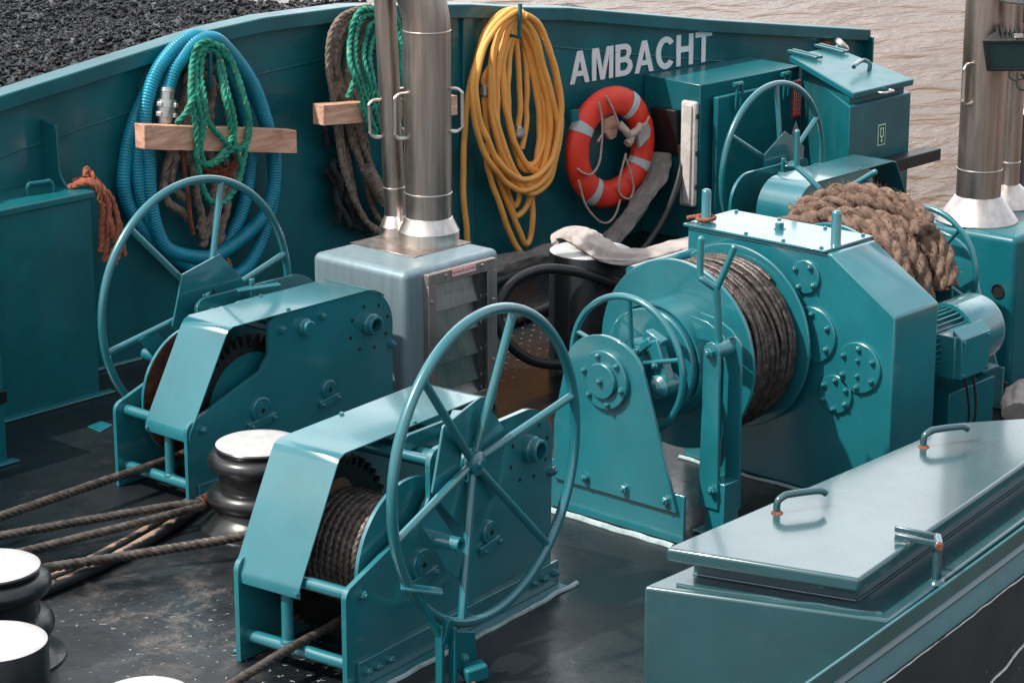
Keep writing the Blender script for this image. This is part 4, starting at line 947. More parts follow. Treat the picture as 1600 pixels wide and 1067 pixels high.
leaf([(11.575,.60),(11.665,.655),(11.675,.715),(11.64,.755),(11.555,.705)], .20, .028, 'pale_block', M['palecloth'])
mb = MB(); mb.tube(jit(catmull([(11.44,9.38,.775),(11.47,9.36,.73),(11.505,9.355,.69),(11.56,9.35,.705),(11.60,9.35,.735)],8),.02,3), .024, 12); mb.tube(jit(catmull([(11.505,9.355,.69),(11.495,9.355,.65),(11.475,9.355,.625)],8),.02,5), .026, 12)
mb.build('rope_knot', M['grab'], t2, sharp=80)
mb = MB(); mb.box(11.57,11.66,9.40,9.44,.775,.845); mb.box(11.03,11.09,9.41,9.44,.83,.90); mb.build('hanger', M['dark_teal'], t, bev=.004)

# ------------------------------------------------------------------ corner locker
t = thing('deck_locker', 'teal corner locker with dogged door, red notice and long tube lamp, right of the lifebuoy', 'locker', (12.32,9.27,0), 0, 'teal deck lockers')
mb = MB(); mb.hexa([(11.85,9.085,0),(12.83,9.045,0),(12.83,9.45,0),(11.85,9.53,0),(11.85,9.085,.985),(12.83,9.045,.985),(12.83,9.45,1.00),(11.85,9.53,1.00)]); mb.build('cabinet', M['wall'], t, bev=.006)
mb = MB(); mb.box(11.935,12.82,9.015,9.055,.12,.905); dr = mb.build('door', M['wall'], t, bev=.010, seg=3)
for x in (12.12,12.62):
    mb = MB(); mb.bar((x,9.01,.965),(x,8.985,.955),.05,.03); mb.bar((x-.02,8.99,.96),(x-.035,8.99,.80),.022,.014,(0,1,0)); mb.bar((x+.025,8.985,.965),(x+.015,8.99,.82),.022,.014,(0,1,0)); mb.cyl((x-.045,9.0,.965),(x+.04,9.0,.965),.016,n=14)
    mb.build('dog_latch', M['wall'], dr, bev=.003)
mb = MB(); mb.hexa([(11.838,9.235,.52),(11.848,9.235,.52),(11.848,9.43,.52),(11.838,9.43,.52),(11.79,9.235,.815),(11.848,9.235,.815),(11.848,9.43,.815),(11.79,9.43,.815)]); mb.build('hose_chute', M['rubber'], t, bev=.004)
mb = MB(); mb.box(11.80,11.845,9.085,9.20,.225,.885); lp = mb.build('tube_lamp', M['lampwhite'], t, bev=.018, seg=4)
mb = MB(); mb.box(11.785,11.80,9.105,9.165,.245,.865); mb.build('diffuser', M['bright'] if False else M['lampwhite'], lp, bev=.006)
mb = MB()
for z_ in (.34,.55,.78): mb.box(11.81,11.84,9.078,9.087,z_,z_+.03)
mb.build('clip', M['grey'], lp, bev=.002)
mb = MB(); mb.box(12.715,12.805,9.0095,9.014,.67,.90); sg = mb.build('red_notice', M['signred'], dr)
fy = 9.0085
rx = Matrix(((0,-1,0,0),(0,0,-1,0),(1,0,0,0),(0,0,0,1)))
mtx = lambda x, z, y=fy: Matrix(((1,0,0,x),(0,0,-1,y),(0,1,0,z),(0,0,0,1)))
mb = MB()
rr = random.Random(5)
for k in range(4):
    x0 = 12.728+.021*k; z0 = .685
    while z0 < .875:
        L = rr.uniform(.012,.03); mb.box(x0, x0+.005, fy-.0006, fy+.0006, z0, min(z0+L,.885)); z0 += L + .007
mb.build('notice_text', M['signwhite'], sg, smooth=False)
tri = MB(); tri.prism([(12.705,fy,.545),(12.81,fy,.545),(12.757,fy,.645)], (0,.0015,0)); ts = tri.build('warning_triangle', M['signwhite'], dr, smooth=False)
mb = MB(); mb.box(12.737,12.743,fy-.0012,fy-.0002,.572,.594); mb.box(12.771,12.777,fy-.0012,fy-.0002,.572,.594); mb.box(12.743,12.771,fy-.0012,fy-.0002,.580,.586); mb.box(12.716,12.80,fy-.0012,fy-.0002,.5585,.562); mb.build('pictogram', M['ink'], ts, smooth=False)

# lidded locker beside it
t = thing('deck_locker', 'teal locker with sloping hinged lid and green pictogram, at the far end of the deck', 'locker', (12.6,8.65,0), 0, 'teal deck lockers')
mb = MB(); mb.hexa([(12.235,8.25,0),(12.90,8.25,0),(13.40,9.04,0),(12.85,9.04,0),(12.235,8.25,.90),(12.90,8.25,.90),(13.40,9.04,.96),(12.85,9.04,.96)]); mb.build('cabinet', M['wall'], t, bev=.006)
mb = MB(); mb.hexa([(12.275,8.285,.90),(12.875,8.285,.90),(13.20,9.02,.96),(12.82,9.02,.96),(12.275,8.285,.944),(12.875,8.285,.944),(13.20,9.02,1.018),(12.82,9.02,1.018)]); mb.build('coaming', M['wall'], t, bev=.004)
L4 = [V((12.24,8.235,.945)),V((12.90,8.235,.945)),V((13.23,9.07,1.02)),V((12.745,9.07,1.02))]
mb = MB(); mb.hexa(L4 + [v + V((0,-.004,.04)) for v in L4]); ld = mb.build('lid', M['dark_teal'], t, bev=.008, seg=3)
def onlid(a, b_): return L4[0].lerp(L4[1], a).lerp(L4[3].lerp(L4[2], a), b_) + V((0,-.004,.04))
mb = MB(); p = onlid(.72,.36); mb.tube(catmull([p, p+V((0,0,.045)), p+V((-.03,.03,.062)), p+V((-.19,-.02,.060)), p+V((-.225,-.035,.052))],5), .014, 10); mb.build('handle', M['lid'], ld)
mb = MB(); handle_u(mb, (12.50,8.237,.955), (12.62,8.237,.955), (0,-.05,0), .008); mb.build('front_handle', M['bright'], ld)
for a in (.22,.80):
    mb = MB(); p = onlid(a,.86); mb.bar(p+V((-.02,-.08,.012)), p+V((.0,.16,.03)), .024, .018); mb.bar(p+V((.03,-.08,.012)), p+V((.05,.16,.03)), .024, .018); mb.build('hinge', M['wall'], ld, bev=.003)
mb = MB(); mb.box(12.545,12.625,8.2455,8.2495,.615,.745); sg = mb.build('pictogram_sign', M['glow'], t, smooth=False)
sy = 8.2450; mb = MB(); mb.box(12.551,12.619,sy-.0004,sy+.0004,.621,.739); g1 = mb.build('sign_field', M['signgreen'], sg, smooth=False)
mb = MB()
for b_ in ((12.566,12.574,.665,.724),(12.596,12.604,.665,.724),(12.5742,12.5958,.716,.724),(12.5742,12.5958,.665,.672),(12.580,12.590,.6452,.6648)): mb.box(b_[0],b_[1],sy-.0012,sy-.0005,b_[2],b_[3])
mb.prism([(12.572,sy-.0005,.645),(12.598,sy-.0005,.645),(12.585,sy-.0005,.629)], (0,-.0007,0)); mb.build('sign_symbol', M['glow'], sg, smooth=False)
mb = MB(); mb.box(12.55,13.09,8.13,8.245,.46,.535); mb.build('rubbing_strake', M['blackclean'], t, bev=.006)

# ------------------------------------------------------------------ left locker and cabinet edge
t = thing('deck_locker', 'dark teal locker against the bulwark at the left edge, orange rope over its corner', 'locker', (6.7,9.47,0), 0, 'teal deck lockers')
mb = MB(); mb.box(5.9,7.335,9.33,9.648,0,.99); mb.build('cabinet', M['wall'], t, bev=.004)
mb = MB(); mb.box(5.88,7.350,9.310,9.645,.993,1.030); ld = mb.build('lid', M['wall'], t, bev=.008, seg=3)
for x in (6.73,7.06):
    mb = MB(); handle_u(mb, (x,9.468,1.03), (x+.14,9.446,1.03), (0,0,.055), .0105); mb.build('handle', M['wall'], ld)
mb = MB(); mb.box(5.9,7.40,9.285,9.335,.001,.012); mb.build('base_strip', M['teal'], t, bev=.003)
t = thing('side_cabinet', 'corner of a dark teal cabinet cut off by the left photo edge', 'cabinet', (6.1,9.0,0))
mb = MB(); mb.box(5.7,6.38,8.81,9.2,0,.50); mb.build('cabinet', M['wall'], t, bev=.004)
mb = MB(); mb.box(6.33,6.39,8.795,8.815,.285,.345); mb.build('black_stop', M['blackclean'], t, bev=.004)
mb = MB(); mb.box(5.7,6.42,8.77,8.82,.001,.012); mb.build('base_strip', M['teal'], t, bev=.003)
mb = MB()
OR_ = [[(7.30,9.42,1.045),(7.36,9.38,1.058),(7.42,9.345,1.0),(7.44,9.33,.90),(7.43,9.33,.78),(7.405,9.335,.66)],
 [(7.33,9.47,1.045),(7.40,9.40,1.062),(7.46,9.35,.99),(7.485,9.335,.87),(7.475,9.33,.75),(7.43,9.33,.67)],
 [(7.36,9.50,1.05),(7.43,9.44,1.055),(7.49,9.38,.97),(7.515,9.35,.85),(7.51,9.34,.73),(7.47,9.33,.65),(7.43,9.335,.655),(7.40,9.34,.74),(7.405,9.345,.86)],
 [(7.29,9.44,1.04),(7.34,9.40,1.065),(7.395,9.36,1.03),(7.41,9.34,.93),(7.40,9.335,.82),(7.385,9.335,.71)],
 [(7.42,9.40,1.02),(7.46,9.37,.93),(7.44,9.32,.86),(7.45,9.315,.78),(7.49,9.33,.69)],
 [(7.39,9.43,1.07),(7.41,9.45,1.11),(7.425,9.44,1.09),(7.44,9.40,1.03),(7.50,9.37,.90),(7.53,9.355,.78),(7.535,9.345,.67)]]
for i, p in enumerate(OR_): mb.rope(jit(catmull(p, 8), .012, i), .0165, .11, 3, .42, per=6)
solo('orange_rope', mb, M['orangerope'], 'hank of orange rope hanging over the corner of the left locker', 'rope', sharp=80)

# ------------------------------------------------------------------ exhaust housings
def flue(t, x, y, z0, prof, r, top, rings, tilt=(0,0), elbow=None, handles=(), name='flue_pipe'):
    a = V((tilt[0], tilt[1], 1)).normalized(); c = V((x,y,z0))
    mb = MB(); path = [c + a*(.05), c + a*(top*.5)]
    if elbow:
        d = V(elbow); pts = [c + a*.05] + [c + a*top*k for k in (.3,.6,.85)] + [c + a*top + (d*(1-cos(q)) + a*sin(q))*.34 for q in [radians(k) for k in (0,9,18,27,36,45,54)]]
        e = pts[-1]; pts += [e + (pts[-1]-pts[-2]).normalized()*k for k in (.2,.5,.8)]
        mb.tube(pts, r, 40)
    else: mb.cyl(c + a*.05, c + a*top, r, n=40)
    p = mb.build(name, M['steel'], t, sharp=60)
    mb = MB(); mb.lathe(c, a, prof, 56); mb.build('base_cone', M['bright'], p, sharp=25)
    for h in rings:
        mb = MB(); mb.torus(c + a*h, a, r, .0035, 56, 8, rz=.005); mb.build('weld_ring', M['bright'], p)
    for ang, h0, h1 in handles:
        d = V((cos(ang), sin(ang), 0)); mb = MB()
        handle_u(mb, c + a*h0 + d*(r-.006), c + a*h1 + d*(r-.006), d*.062, .0085); mb.build('handle', M['bright'], p)
    return p
def housing(label, loc, x0, x1, y0, y1, h):
    t = thing('exhaust_housing', label, 'exhaust housing', loc, 0, 'exhaust housings with steel flues')
    mb = MB(); mb.box(x0,x1,y0,y1,0,h); mb.build('casing', M['box'] if x0 < 9 else M['dark_teal'], t, bev=.035, seg=6)
    return t
left_ang = atan2(-CR.y, -CR.x)
t = housing('brushed blue-grey exhaust housing with louvred panel and two steel flues, left of the tall bollard', (8.22,8.04,0), 7.885,8.545,7.745,8.365,.781)
hx = MB(); fx0, fx1, fz0, fz1, fy_ = 8.012, 8.482, .06, .752, 7.742
for b_ in ((fx0,fx1,fz1-.055,fz1),(fx0,fx1,fz0,fz0+.05),(fx0,fx0+.055,fz0+.051,fz1-.056),(fx1-.06,fx1,fz0+.051,fz1-.056)): hx.box(b_[0],b_[1],fy_-.030,fy_+.002,b_[2],b_[3])
fr = hx.build('louvre_frame', M['satin'], t, bev=.002)
for x, z_ in ((fx0+.12,fz1-.022),(fx1-.10,fz1-.018),(fx0+.022,.62),(fx0+.022,.30),(fx1-.02,.55),(fx1-.02,.25)): bolt(fr, (x,fy_-.030,z_), (0,-1,0), .0075, .006, M['bright'], stud=False)
for k in range(5):
    z1_ = fz1-.058-.130*k; z0_ = max(z1_-.127, fz0+.052)
    mb = MB(); mb.prism([(fx0+.057,fy_-.027,z0_),(fx0+.057,fy_-.0005,z1_+.004),(fx0+.057,fy_+.0015,z1_+.004),(fx0+.057,fy_-.029,z0_-.001)], (.285,0,0)); mb.build('louvre_blade', M['louvre'], fr, smooth=False)
    for s_ in (0, .045):
        bolt(fr, (fx0+.372+s_, fy_-.0125, z0_+.012), (0,-1,0), .0075, .006, M['bright'], stud=False)
mb = MB(); mb.box(fx0+.3425,fx0+.357,fy_-.031,fy_+.001,fz0+.052,fz1-.057); mb.box(fx0+.3575,fx1-.061,fy_-.0120,fy_+.001,fz0+.052,fz1-.057); mb.build('louvre_rod', M['grey'], fr)
mb = MB(); mb.box(8.168,8.335,fy_-.0325,fy_-.0305,.715,.752); sg = mb.build('notice_plate', M['signred'], fr, smooth=False)
mb = MB(); mb.box(8.1705,8.3325,fy_-.0336,fy_-.0326,.7175,.7495); mb.build('notice_field', M['signwhite'], sg, smooth=False)
curve_mesh('notice_text', None, .0002, M['signred'], sg, Matrix(((1,0,0,8.2515),(0,0,-1,fy_-.0340),(0,1,0,.728),(0,0,0,1))), text='BIJ BRAND SLUITEN', size=.0178, off=.0004)
mb = MB(); mb.box(8.13,8.535,7.92,8.355,.7815,.785); mb.build('top_plate', M['steel'], t, bev=.001, seg=1)
flue(t, 8.405, 8.085, .785, [(0,.150),(.06,.150),(.065,.146),(.125,.118),(.13,.11)], .1135, 1.03, (.245,1.03), elbow=(-.45,.55,0), handles=((left_ang+.45,.52,.735),(left_ang+pi-.2,.55,.755)))
flue(t, 8.415, 8.315, .785, [(0,.080),(.045,.080),(.05,.077),(.095,.055),(.10,.05)], .053, 1.9, (.235,), tilt=(-.024,.026), handles=((left_ang+.4,.49,.67),(left_ang+pi+.2,.52,.72)))
t = housing('teal exhaust housing with two steel flues and a floodlight, at the right photo edge', (10.75,6.3,0), 10.385,11.20,6.0,6.66,.781)
mb = MB(); mb.lathe((10.384,6.085,.50), (-1,0,0), [(0,.036),(.006,.036),(.006,.030),(.001,.030)], 28); mb.disc((10.3838,6.085,.50), (-1,0,0), .0295, .0012, 28); mb.build('pipe_hole', M['hole'], t, sharp=30)
mb = MB(); mb.box(10.36,10.385,6.0,6.66,.0,.05); mb.build('base_strip', M['black'], t, bev=.004)
flue(t, 10.60, 6.355, .782, [(0,.205),(.006,.205),(.125,.118),(.13,.11)], .112, 1.9, (.265,), handles=((left_ang+.75,.605,.805),))
flue(t, 11.02, 6.43, .782, [(0,.175),(.006,.175),(.105,.060),(.11,.05)], .053, 1.9, (.225,))

# floodlight on the thin flue
FP = V((10.485,6.095,1.655)); yawz = YAW - pi/2
t = thing('floodlight', 'dark finned floodlight with greenish glass clamped at the right photo edge', 'floodlight', tuple(FP), yawz, local=True)
mb = MB(); fr_ = [(-.195,.085),(.235,.085),(.195,-.075),(-.155,-.075)]
tilt = lambda x, y, z_: V((x, y - z_*.35, z_))
for i in range(4):
    a, b_ = fr_[i], fr_[(i+1) % 4]; ia = (a[0]*.86, a[1]*.80); ib = (b_[0]*.86, b_[1]*.80)
    mb.hexa([tilt(a[0],0,a[1]),tilt(b_[0],0,b_[1]),tilt(ib[0],0,ib[1]),tilt(ia[0],0,ia[1]),tilt(a[0],-.02,a[1]),tilt(b_[0],-.02,b_[1]),tilt(ib[0],-.02,ib[1]),tilt(ia[0],-.02,ia[1])])
mb.build('frame', M['grey'], t, bev=.003)
mb = MB(); mb.prism([tilt(x*.865,-.006,z_*.81) for x, z_ in fr_], (0,.008,0)); mb.build('glass', M['glass'], t)
mb = MB(); mb.hexa([tilt(-.19,.002,.08),tilt(.23,.002,.08),tilt(.19,.002,-.07),tilt(-.15,.002,-.07)] + [V((-.11,.13,.10)),V((.15,.13,.10)),V((.12,.12,-.02)),V((-.09,.12,-.02))]); hs = mb.build('body', M['grey'], t, bev=.004)
mb = MB()
for k in range(13):
    x = -.10+.022*k; mb.hexa([V((x,.0,.075)),V((x+.005,.0,.075)),V((x+.005,.125,.10)),V((x,.125,.10)),V((x-.006,.012,.092)),V((x-.001,.012,.092)),V((x+.005,.125,.135)),V((x,.125,.135))])
mb.build('cooling_fins', M['grey'], hs, smooth=False)
mb = MB(); mb.bar(V((-.02,-.045,.098)), V((-.01,.02,.106)), .045, .006); mb.build('clip', M['bright'], t, bev=.002)
mb = MB(); mb.box(.02,.16,-.005,.05,-.115,-.088); mb.box(.07,.10,.051,.60,-.113,-.09); mb.build('mount', M['blackclean'], t, bev=.004)
mb = MB(); mb.tube(catmull([(-.045,.0,-.075),(-.045,.0,-.10),(-.02,.0,-.115),(.02,.0,-.105)],6), .006, 10); mb.tube(catmull([(-.01,.0,-.08),(-.008,.0,-.14),(.02,.0,-.165),(.05,.03,-.16)],6), .006, 10); mb.build('cable', M['grey'], t)
mb = MB(); mb.lathe(FP + CR*.06 + CF*.05 + V((0,0,.27)), (0,0,-1), [(-.06,.03),(-.03,.12),(0,.165),(.008,.165),(.010,.15)], 48); mb.cyl(FP + CR*.06 + CF*.05 + V((0,0,.155)), FP + CR*.06 + CF*.05 + V((0,0,.265)), .045, n=24)
solo('round_lamp', mb, M['grey'], 'dark round lamp head above the floodlight in the top right corner', 'lamp', sharp=40)

# ------------------------------------------------------------------ hatch box in the foreground
t = thing('hatch_box', 'large grey-teal hatch box with bar-handled lid in the bottom right foreground', 'hatch', (7.4,4.7,0))
B = [(6.295,5.03),(6.61,4.215),(9.2,4.60),(9.2,5.03)]
mb = MB(); mb.prism([(x,y,0) for x, y in B], (0,0,.42)); mb.build('casing', M['lid'], t, bev=.012, seg=4)
Cc = [(6.50,4.97),(6.675,4.395),(8.45,4.66),(8.20,4.94)]
mb = MB(); mb.prism([(x,y,.42) for x, y in Cc], (0,0,.085)); mb.build('coaming', M['lid'], t, bev=.003)
mb = MB(); P = resample([(x,y,.4225) for x, y in Cc[:2]] , .02); mb.tube(P, .006, 8); mb.tube(resample([(x,y,.4225) for x, y in Cc[1:3]], .02), .006, 8); mb.build('weld_seam', M['lid'], t)
mb = MB(); P = catmull([(6.375,4.95,.4215),(6.50,4.62,.4215),(6.64,4.27,.4215)],10); mb.tube(jit(P,.006,2), .006, 8); mb.build('weld_seam', M['lid'], t)
Lc = [(6.357,4.985),(6.56,4.315),(8.62,4.465),(8.62,4.60),(8.262,5.0)]
Lc = [(6.357,4.985),(6.56,4.312),(8.75,4.64),(8.262,5.0)]
mb = MB(); mb.prism([(x,y,.505) for x, y in Lc], (0,0,.052)); ld = mb.build('lid', M['lid'], t, bev=.012, seg=4)
for a, b_ in (((6.905,4.905),(7.075,4.815)), ((7.905,4.925),(8.075,4.835))):
    mb = MB(); a3 = V((*a,.557)); d = V((b_[0]-a[0], b_[1]-a[1], 0))
    mb.tube(catmull([a3-V((0,0,.01)), a3+V((0,0,.040)), a3+V((0,0,.058))+d*.10, a3+V((0,0,.066))+d*.25, a3+V((0,0,.066))+d*.85, a3+V((0,0,.052))+d*1.02],5), .0135, 12); hd = mb.build('bar_handle', M['lid'], ld)
    mb = MB(); mb.lathe(a3+V((0,0,-.001)), (0,0,1), [(0,.024),(.004,.022),(.009,.015)], 18); mb.build('rusty_collar', M['rust'], hd)
mb = MB(); mb.cyl((7.005,4.285,.425),(7.01,4.292,.545),.016,n=16); mb.lathe((7.005,4.285,.42),(0,0,1),[(0,.032),(.01,.026),(.016,.016)],18)
la = mb.build('swing_latch', M['lid'], t)
mb = MB(); mb.cyl((6.985,4.27,.565),(7.06,4.325,.565),.017,n=16)
for s_ in (0, 1):
    p = V((6.99,4.28,.570)) + V((.062,.042,0))*s_; mb.bar(p, p+V((-.045,.145,.008)), .016, .022)
mb.build('latch_fork', M['lid'], la, bev=.004)
mb = MB(); mb.lathe((6.985,4.27,.565),(-.8,-.6,0),[(0,.0145),(.010,.012)],16); mb.build('rusty_pin', M['rust'], la)
mb = MB(); handle_u(mb, (7.33,5.035,.40), (7.50,5.035,.40), (0,.06,.03), .010); mb.build('side_handle', M['lid'], t)
mb = MB(); handle_u(mb, (7.62,5.035,.40), (7.78,5.035,.40), (0,.06,.03), .010); mb.build('side_handle', M['lid'], t)

# ------------------------------------------------------------------ near bulwark
t = thing('near_bulwark', 'teal bulwark edge and scraped black hull side across the bottom right corner', 'bulwark', (7.0,4.1,0))
def hy(x): return 4.155 + (x-6.556)*.137 + (x-7)**2*.006
mb = MB(); xs = [4.6+.2*i for i in range(39)]
def ext(prof, mat, name, bevel=0):
    mb = MB(); vs = []; fs = []; k = len(prof)
    for x in xs:
        for dy, z_ in prof: vs.append((x + dy*.14, hy(x)+dy, z_))
    for i in range(len(xs)-1):
        for j in range(k): fs.append((i*k+j, (i+1)*k+j, (i+1)*k+(j+1) % k, i*k+(j+1) % k))
    fs += [list(range(k)), [(len(xs)-1)*k+j for j in range(k)][::-1]]
    mb.add(vs, fs); return mb.build(name, mat, t, bev=bevel)
ext([(0,.452),(.014,.452),(.014,.02),(0,.02)][::-1], M['wall'], 'bulwark_plate', .003)
ext([(-.001,.392),(-.010,.386),(-.014,.377),(-.010,.368),(-.001,.362)], M['lid'], 'half_round')
ext([(-.0015,.361),(-.006,.355),(-.036,.308),(-.038,.300),(-.0015,.300)], M['dark_teal'], 'sheer_band', .002)
ext([(-.0015,.299),(-.040,.299),(-.043,.292),(-.095,-1.3),(-.0015,-1.3)], M['hull'], 'hull_plating')
mb = MB(); P = [(x, hy(x)-.0405, .2955 + .005*noise.noise(V((x*9,0,0)))) for x in [5.0+.03*i for i in range(150)]]
mb.tube(jit(P, .004, 3), .0042, 7, rf=lambda i, L, th: .55+.75*abs(noise.noise(V((L*14,1,0))))); mb.build('chipped_edge', M['tape'], t)
mb = MB(); P = [(x, hy(x)-.043-.052*(.292-z_)/1.592-.002, z_) for x, z_ in [(5.9+.05*i, -.235+.022*i*.35 + .012*noise.noise(V((i*.45,2,0)))) for i in range(60)]]
mb.tube(catmull(P,4), .006, 8, rf=lambda i, L, th: .7+.6*abs(noise.noise(V((L*20,4,0))))); mb.build('rubbing_weld', M['tape'], t)

# ------------------------------------------------------------------ wires on deck
wire('wire_rope', [(6.86,8.06,.14),(6.75,8.035,.115),(6.25,8.00,.12),(5.70,7.98,.115),(5.2,7.96,.11)], .0195, 'upper brown wire running from the left hand winch to the left photo edge', group=GR)
t = thing('wire_sling', 'two brown wires joined by a ferrule near the ringed bollard', 'wire rope', (6.1,7.6,0), 0, GR)
for p in ([(6.47,7.545,.088),(6.405,7.53,.10),(6.25,7.60,.105),(5.62,7.842,.095),(5.3,7.95,.09)], [(6.47,7.53,.085),(6.39,7.515,.09),(6.1,7.565,.085),(5.64,7.675,.07),(5.2,7.76,.06)]):
    mb = MB(); mb.rope(catmull(p, 8), .019, .155, 5, .38, per=6, step=.008); mb.build('wire_leg', M['wire'], t, sharp=80)
mb = MB(); mb.lathe((6.415,7.528,.093),(.098,.012,.004),[(0,.030),(.004,.034),(.10,.035),(.104,.030)],20); mb.build('ferrule', M['rustbrown'], t, sharp=40)
wire('wire_rope', [(6.55,7.06,.10),(6.27,7.10,.098),(5.87,7.325,.072),(5.46,7.43,.095),(5.2,7.40,.10)], .0195, 'lower brown wire from behind the nearest winch to the ringed bollard at left', group=GR)
wire('wire_rope', [(6.05,6.12,.19),(5.86,6.10,.135),(5.55,6.062,.122),(5.25,6.03,.095),(4.7,5.97,.05)], .0175, 'brown wire leaving the nearest hand winch under its front bars', group=GR)
def rod(pts, r, label):
    mb = MB(); mb.tube(catmull(pts, 8), r, 16); return solo('deck_pipe', mb, M['rodpaint'], label, 'pipe', 'worn black pipes on the deck')
m, nt, b = newmat('worn_pipe_paint'); M['rodpaint'] = m
n1 = tex(nt, 9, 7, .7, (1,1,1), .8); geo = nd(nt, 'ShaderNodeNewGeometry'); sx = nd(nt, 'ShaderNodeSeparateXYZ'); nt.links.new(geo.outputs['Normal'], sx.inputs[0])
mul = nd(nt, 'ShaderNodeMath', operation='MULTIPLY_ADD'); nt.links.new(sx.outputs['Z'], mul.inputs[0]); mul.inputs[1].default_value = .75; nt.links.new(n1, mul.inputs[2])
hv = nd(nt, 'ShaderNodeMath', operation='MULTIPLY'); nt.links.new(mul.outputs[0], hv.inputs[0]); hv.inputs[1].default_value = .6
nt.links.new(mixc(nt, ramp(nt, hv.outputs[0], [(.68,0),(.74,1)]), (.012,.013,.015), (.33,.22,.16)), b.inputs['Base Color']); b.inputs['Roughness'].default_value = .5
rod([(6.62,7.78,.022),(6.2,7.605,.022),(5.62,7.46,.022),(5.35,7.43,.022)], .022, 'worn deck pipe with bare patches along its crest, below the joined wires')
rod([(6.60,7.70,.026),(6.2,7.53,.026),(5.7,7.40,.026),(5.3,7.36,.026)], .026, 'blacker deck pipe lying nearer the camera beside the worn one')

# ------------------------------------------------------------------ canvas hose, cables, small things
def flatcloth(path, w, h, seed, name, mat, label, cat, bow=.0):
    P = resample(catmull(path, 10), .02); mb = MB(); vs = []; n = 34; fs = []
    for i, p in enumerate(P):
        T_ = (P[min(i+1,len(P)-1)] - P[max(i-1,0)]).normalized()
        sd = T_.cross(V((0,0,1)))
        sd = sd.normalized() if sd.length > .15 else V((.1,-1,0)).normalized()
        up = sd.cross(T_)
        for j in range(n):
            a = 2*pi*j/n
            k = 1 + .35*noise.noise(V((i*.10, cos(a)*1.2+seed, sin(a)*1.2))) + .15*noise.noise(V((i*.35, cos(a)*2.6+seed, sin(a)*2.6)))
            fo = .012*(1-2*abs(noise.noise(V((i*.05, cos(a)*3.2, seed+7.0)))))
            vs.append(p + sd*(w*cos(a)*k) + up*(h*sin(a)*k + bow*cos(a)**2 + (fo if sin(a) > -.2 else 0)))
    for i in range(len(P)-1):
        for j in range(n): fs.append((i*n+j, i*n+(j+1) % n, (i+1)*n+(j+1) % n, (i+1)*n+j))
    fs += [list(range(n))[::-1], [(len(P)-1)*n+j for j in range(n)]]
    mb.add(vs, fs); return solo(name, mb, mat, label, cat, sharp=80)
flatcloth([(11.80,9.33,.53),(11.70,9.30,.40),(11.52,9.27,.28),(11.25,9.22,.16),(10.95,9.13,.07),(10.6,9.02,.04)], .064, .020, 1, 'canvas_hose', M['cloth'], 'grey canvas hose hanging from the black chute down to the deck behind the bollard', 'hose')
flatcloth([(9.53,8.25,.560),(9.56,8.18,.612),(9.51,8.03,.620),(9.37,7.80,.618),(9.34,7.64,.612),(9.46,7.585,.600),(9.67,7.585,.592),(9.85,7.575,.592),(10.10,7.60,.57)], .085, .026, 4, 'canvas_hose', M['palecloth'], 'pale canvas hose draped over the white top of the tall bollard', 'hose', bow=-.012)
flatcloth([(9.75,9.30,.03),(10.1,9.36,.05),(10.5,9.40,.07),(10.9,9.40,.05)], .07, .05, 8, 'canvas_bundle', M['cloth'], 'grey canvas heap along the foot of the bulwark left of the tall bollard', 'canvas')
flatcloth([(10.0,5.72,.03),(10.14,5.80,.05),(10.27,5.83,.055),(10.45,5.74,.04)], .075, .05, 12, 'canvas_bundle', M['palecloth'], 'pale crumpled canvas on deck at the right photo edge', 'canvas')
mb = MB(); mb.tube(catmull([(11.83,9.22,.60),(11.80,9.19,.45),(11.62,9.13,.26),(11.40,9.08,.12),(11.15,9.02,.04),(10.8,8.95,.025)],10), .022, 14)
solo('black_cable', mb, M['rubber'], 'black cable curving down in front of the corner locker beside the grey hose', 'cable')
mb = MB(); mb.tube(catmull([(9.62,7.52,.36),(9.36,7.66,.46),(9.18,7.80,.535),(9.05,7.92,.55),(8.90,7.98,.50),(8.79,7.98,.38),(8.79,7.93,.24),(8.88,7.85,.13),(9.02,7.77,.09),(9.20,7.72,.10)],12), .026, 16)
solo('rubber_hose', mb, M['rubber'], 'stiff black hose bent in a loop around the left side of the tall bollard', 'hose')
for z_, y0, lab in ((.10,9.02,'upper'), (.03,8.62,'lower')):
    mb = MB(); mb.tube(catmull([(8.7,y0,z_),(9.6,y0+.02,z_),(10.3,y0+.08,z_+.01),(11.0,y0+.10,z_)],10), .03, 16); solo('deck_hose', mb, M['blackclean'], 'black pipe along the deck behind the tall bollard, the %s of two' % lab, 'pipe', 'black pipes behind the tall bollard')
mb = MB(); mb.prism([(6.939,8.837,.001),(7.045,8.875,.001),(7.045,8.965,.001),(6.95,8.945,.001)], (0,0,.006)); solo('steel_tab', mb, M['teal'], 'small pale teal steel tab on the deck beside the left hand winch', 'plate', bev=.001)
mb = MB(); mb.rope(catmull([(5.93,5.52,.012),(5.99,5.55,.014),(6.04,5.605,.013)],6), .0085, .04, 3, .2); solo('rope_end', mb, M['orangerope'], 'short bright orange rope end on the deck before the nearest winch', 'rope', sharp=80)

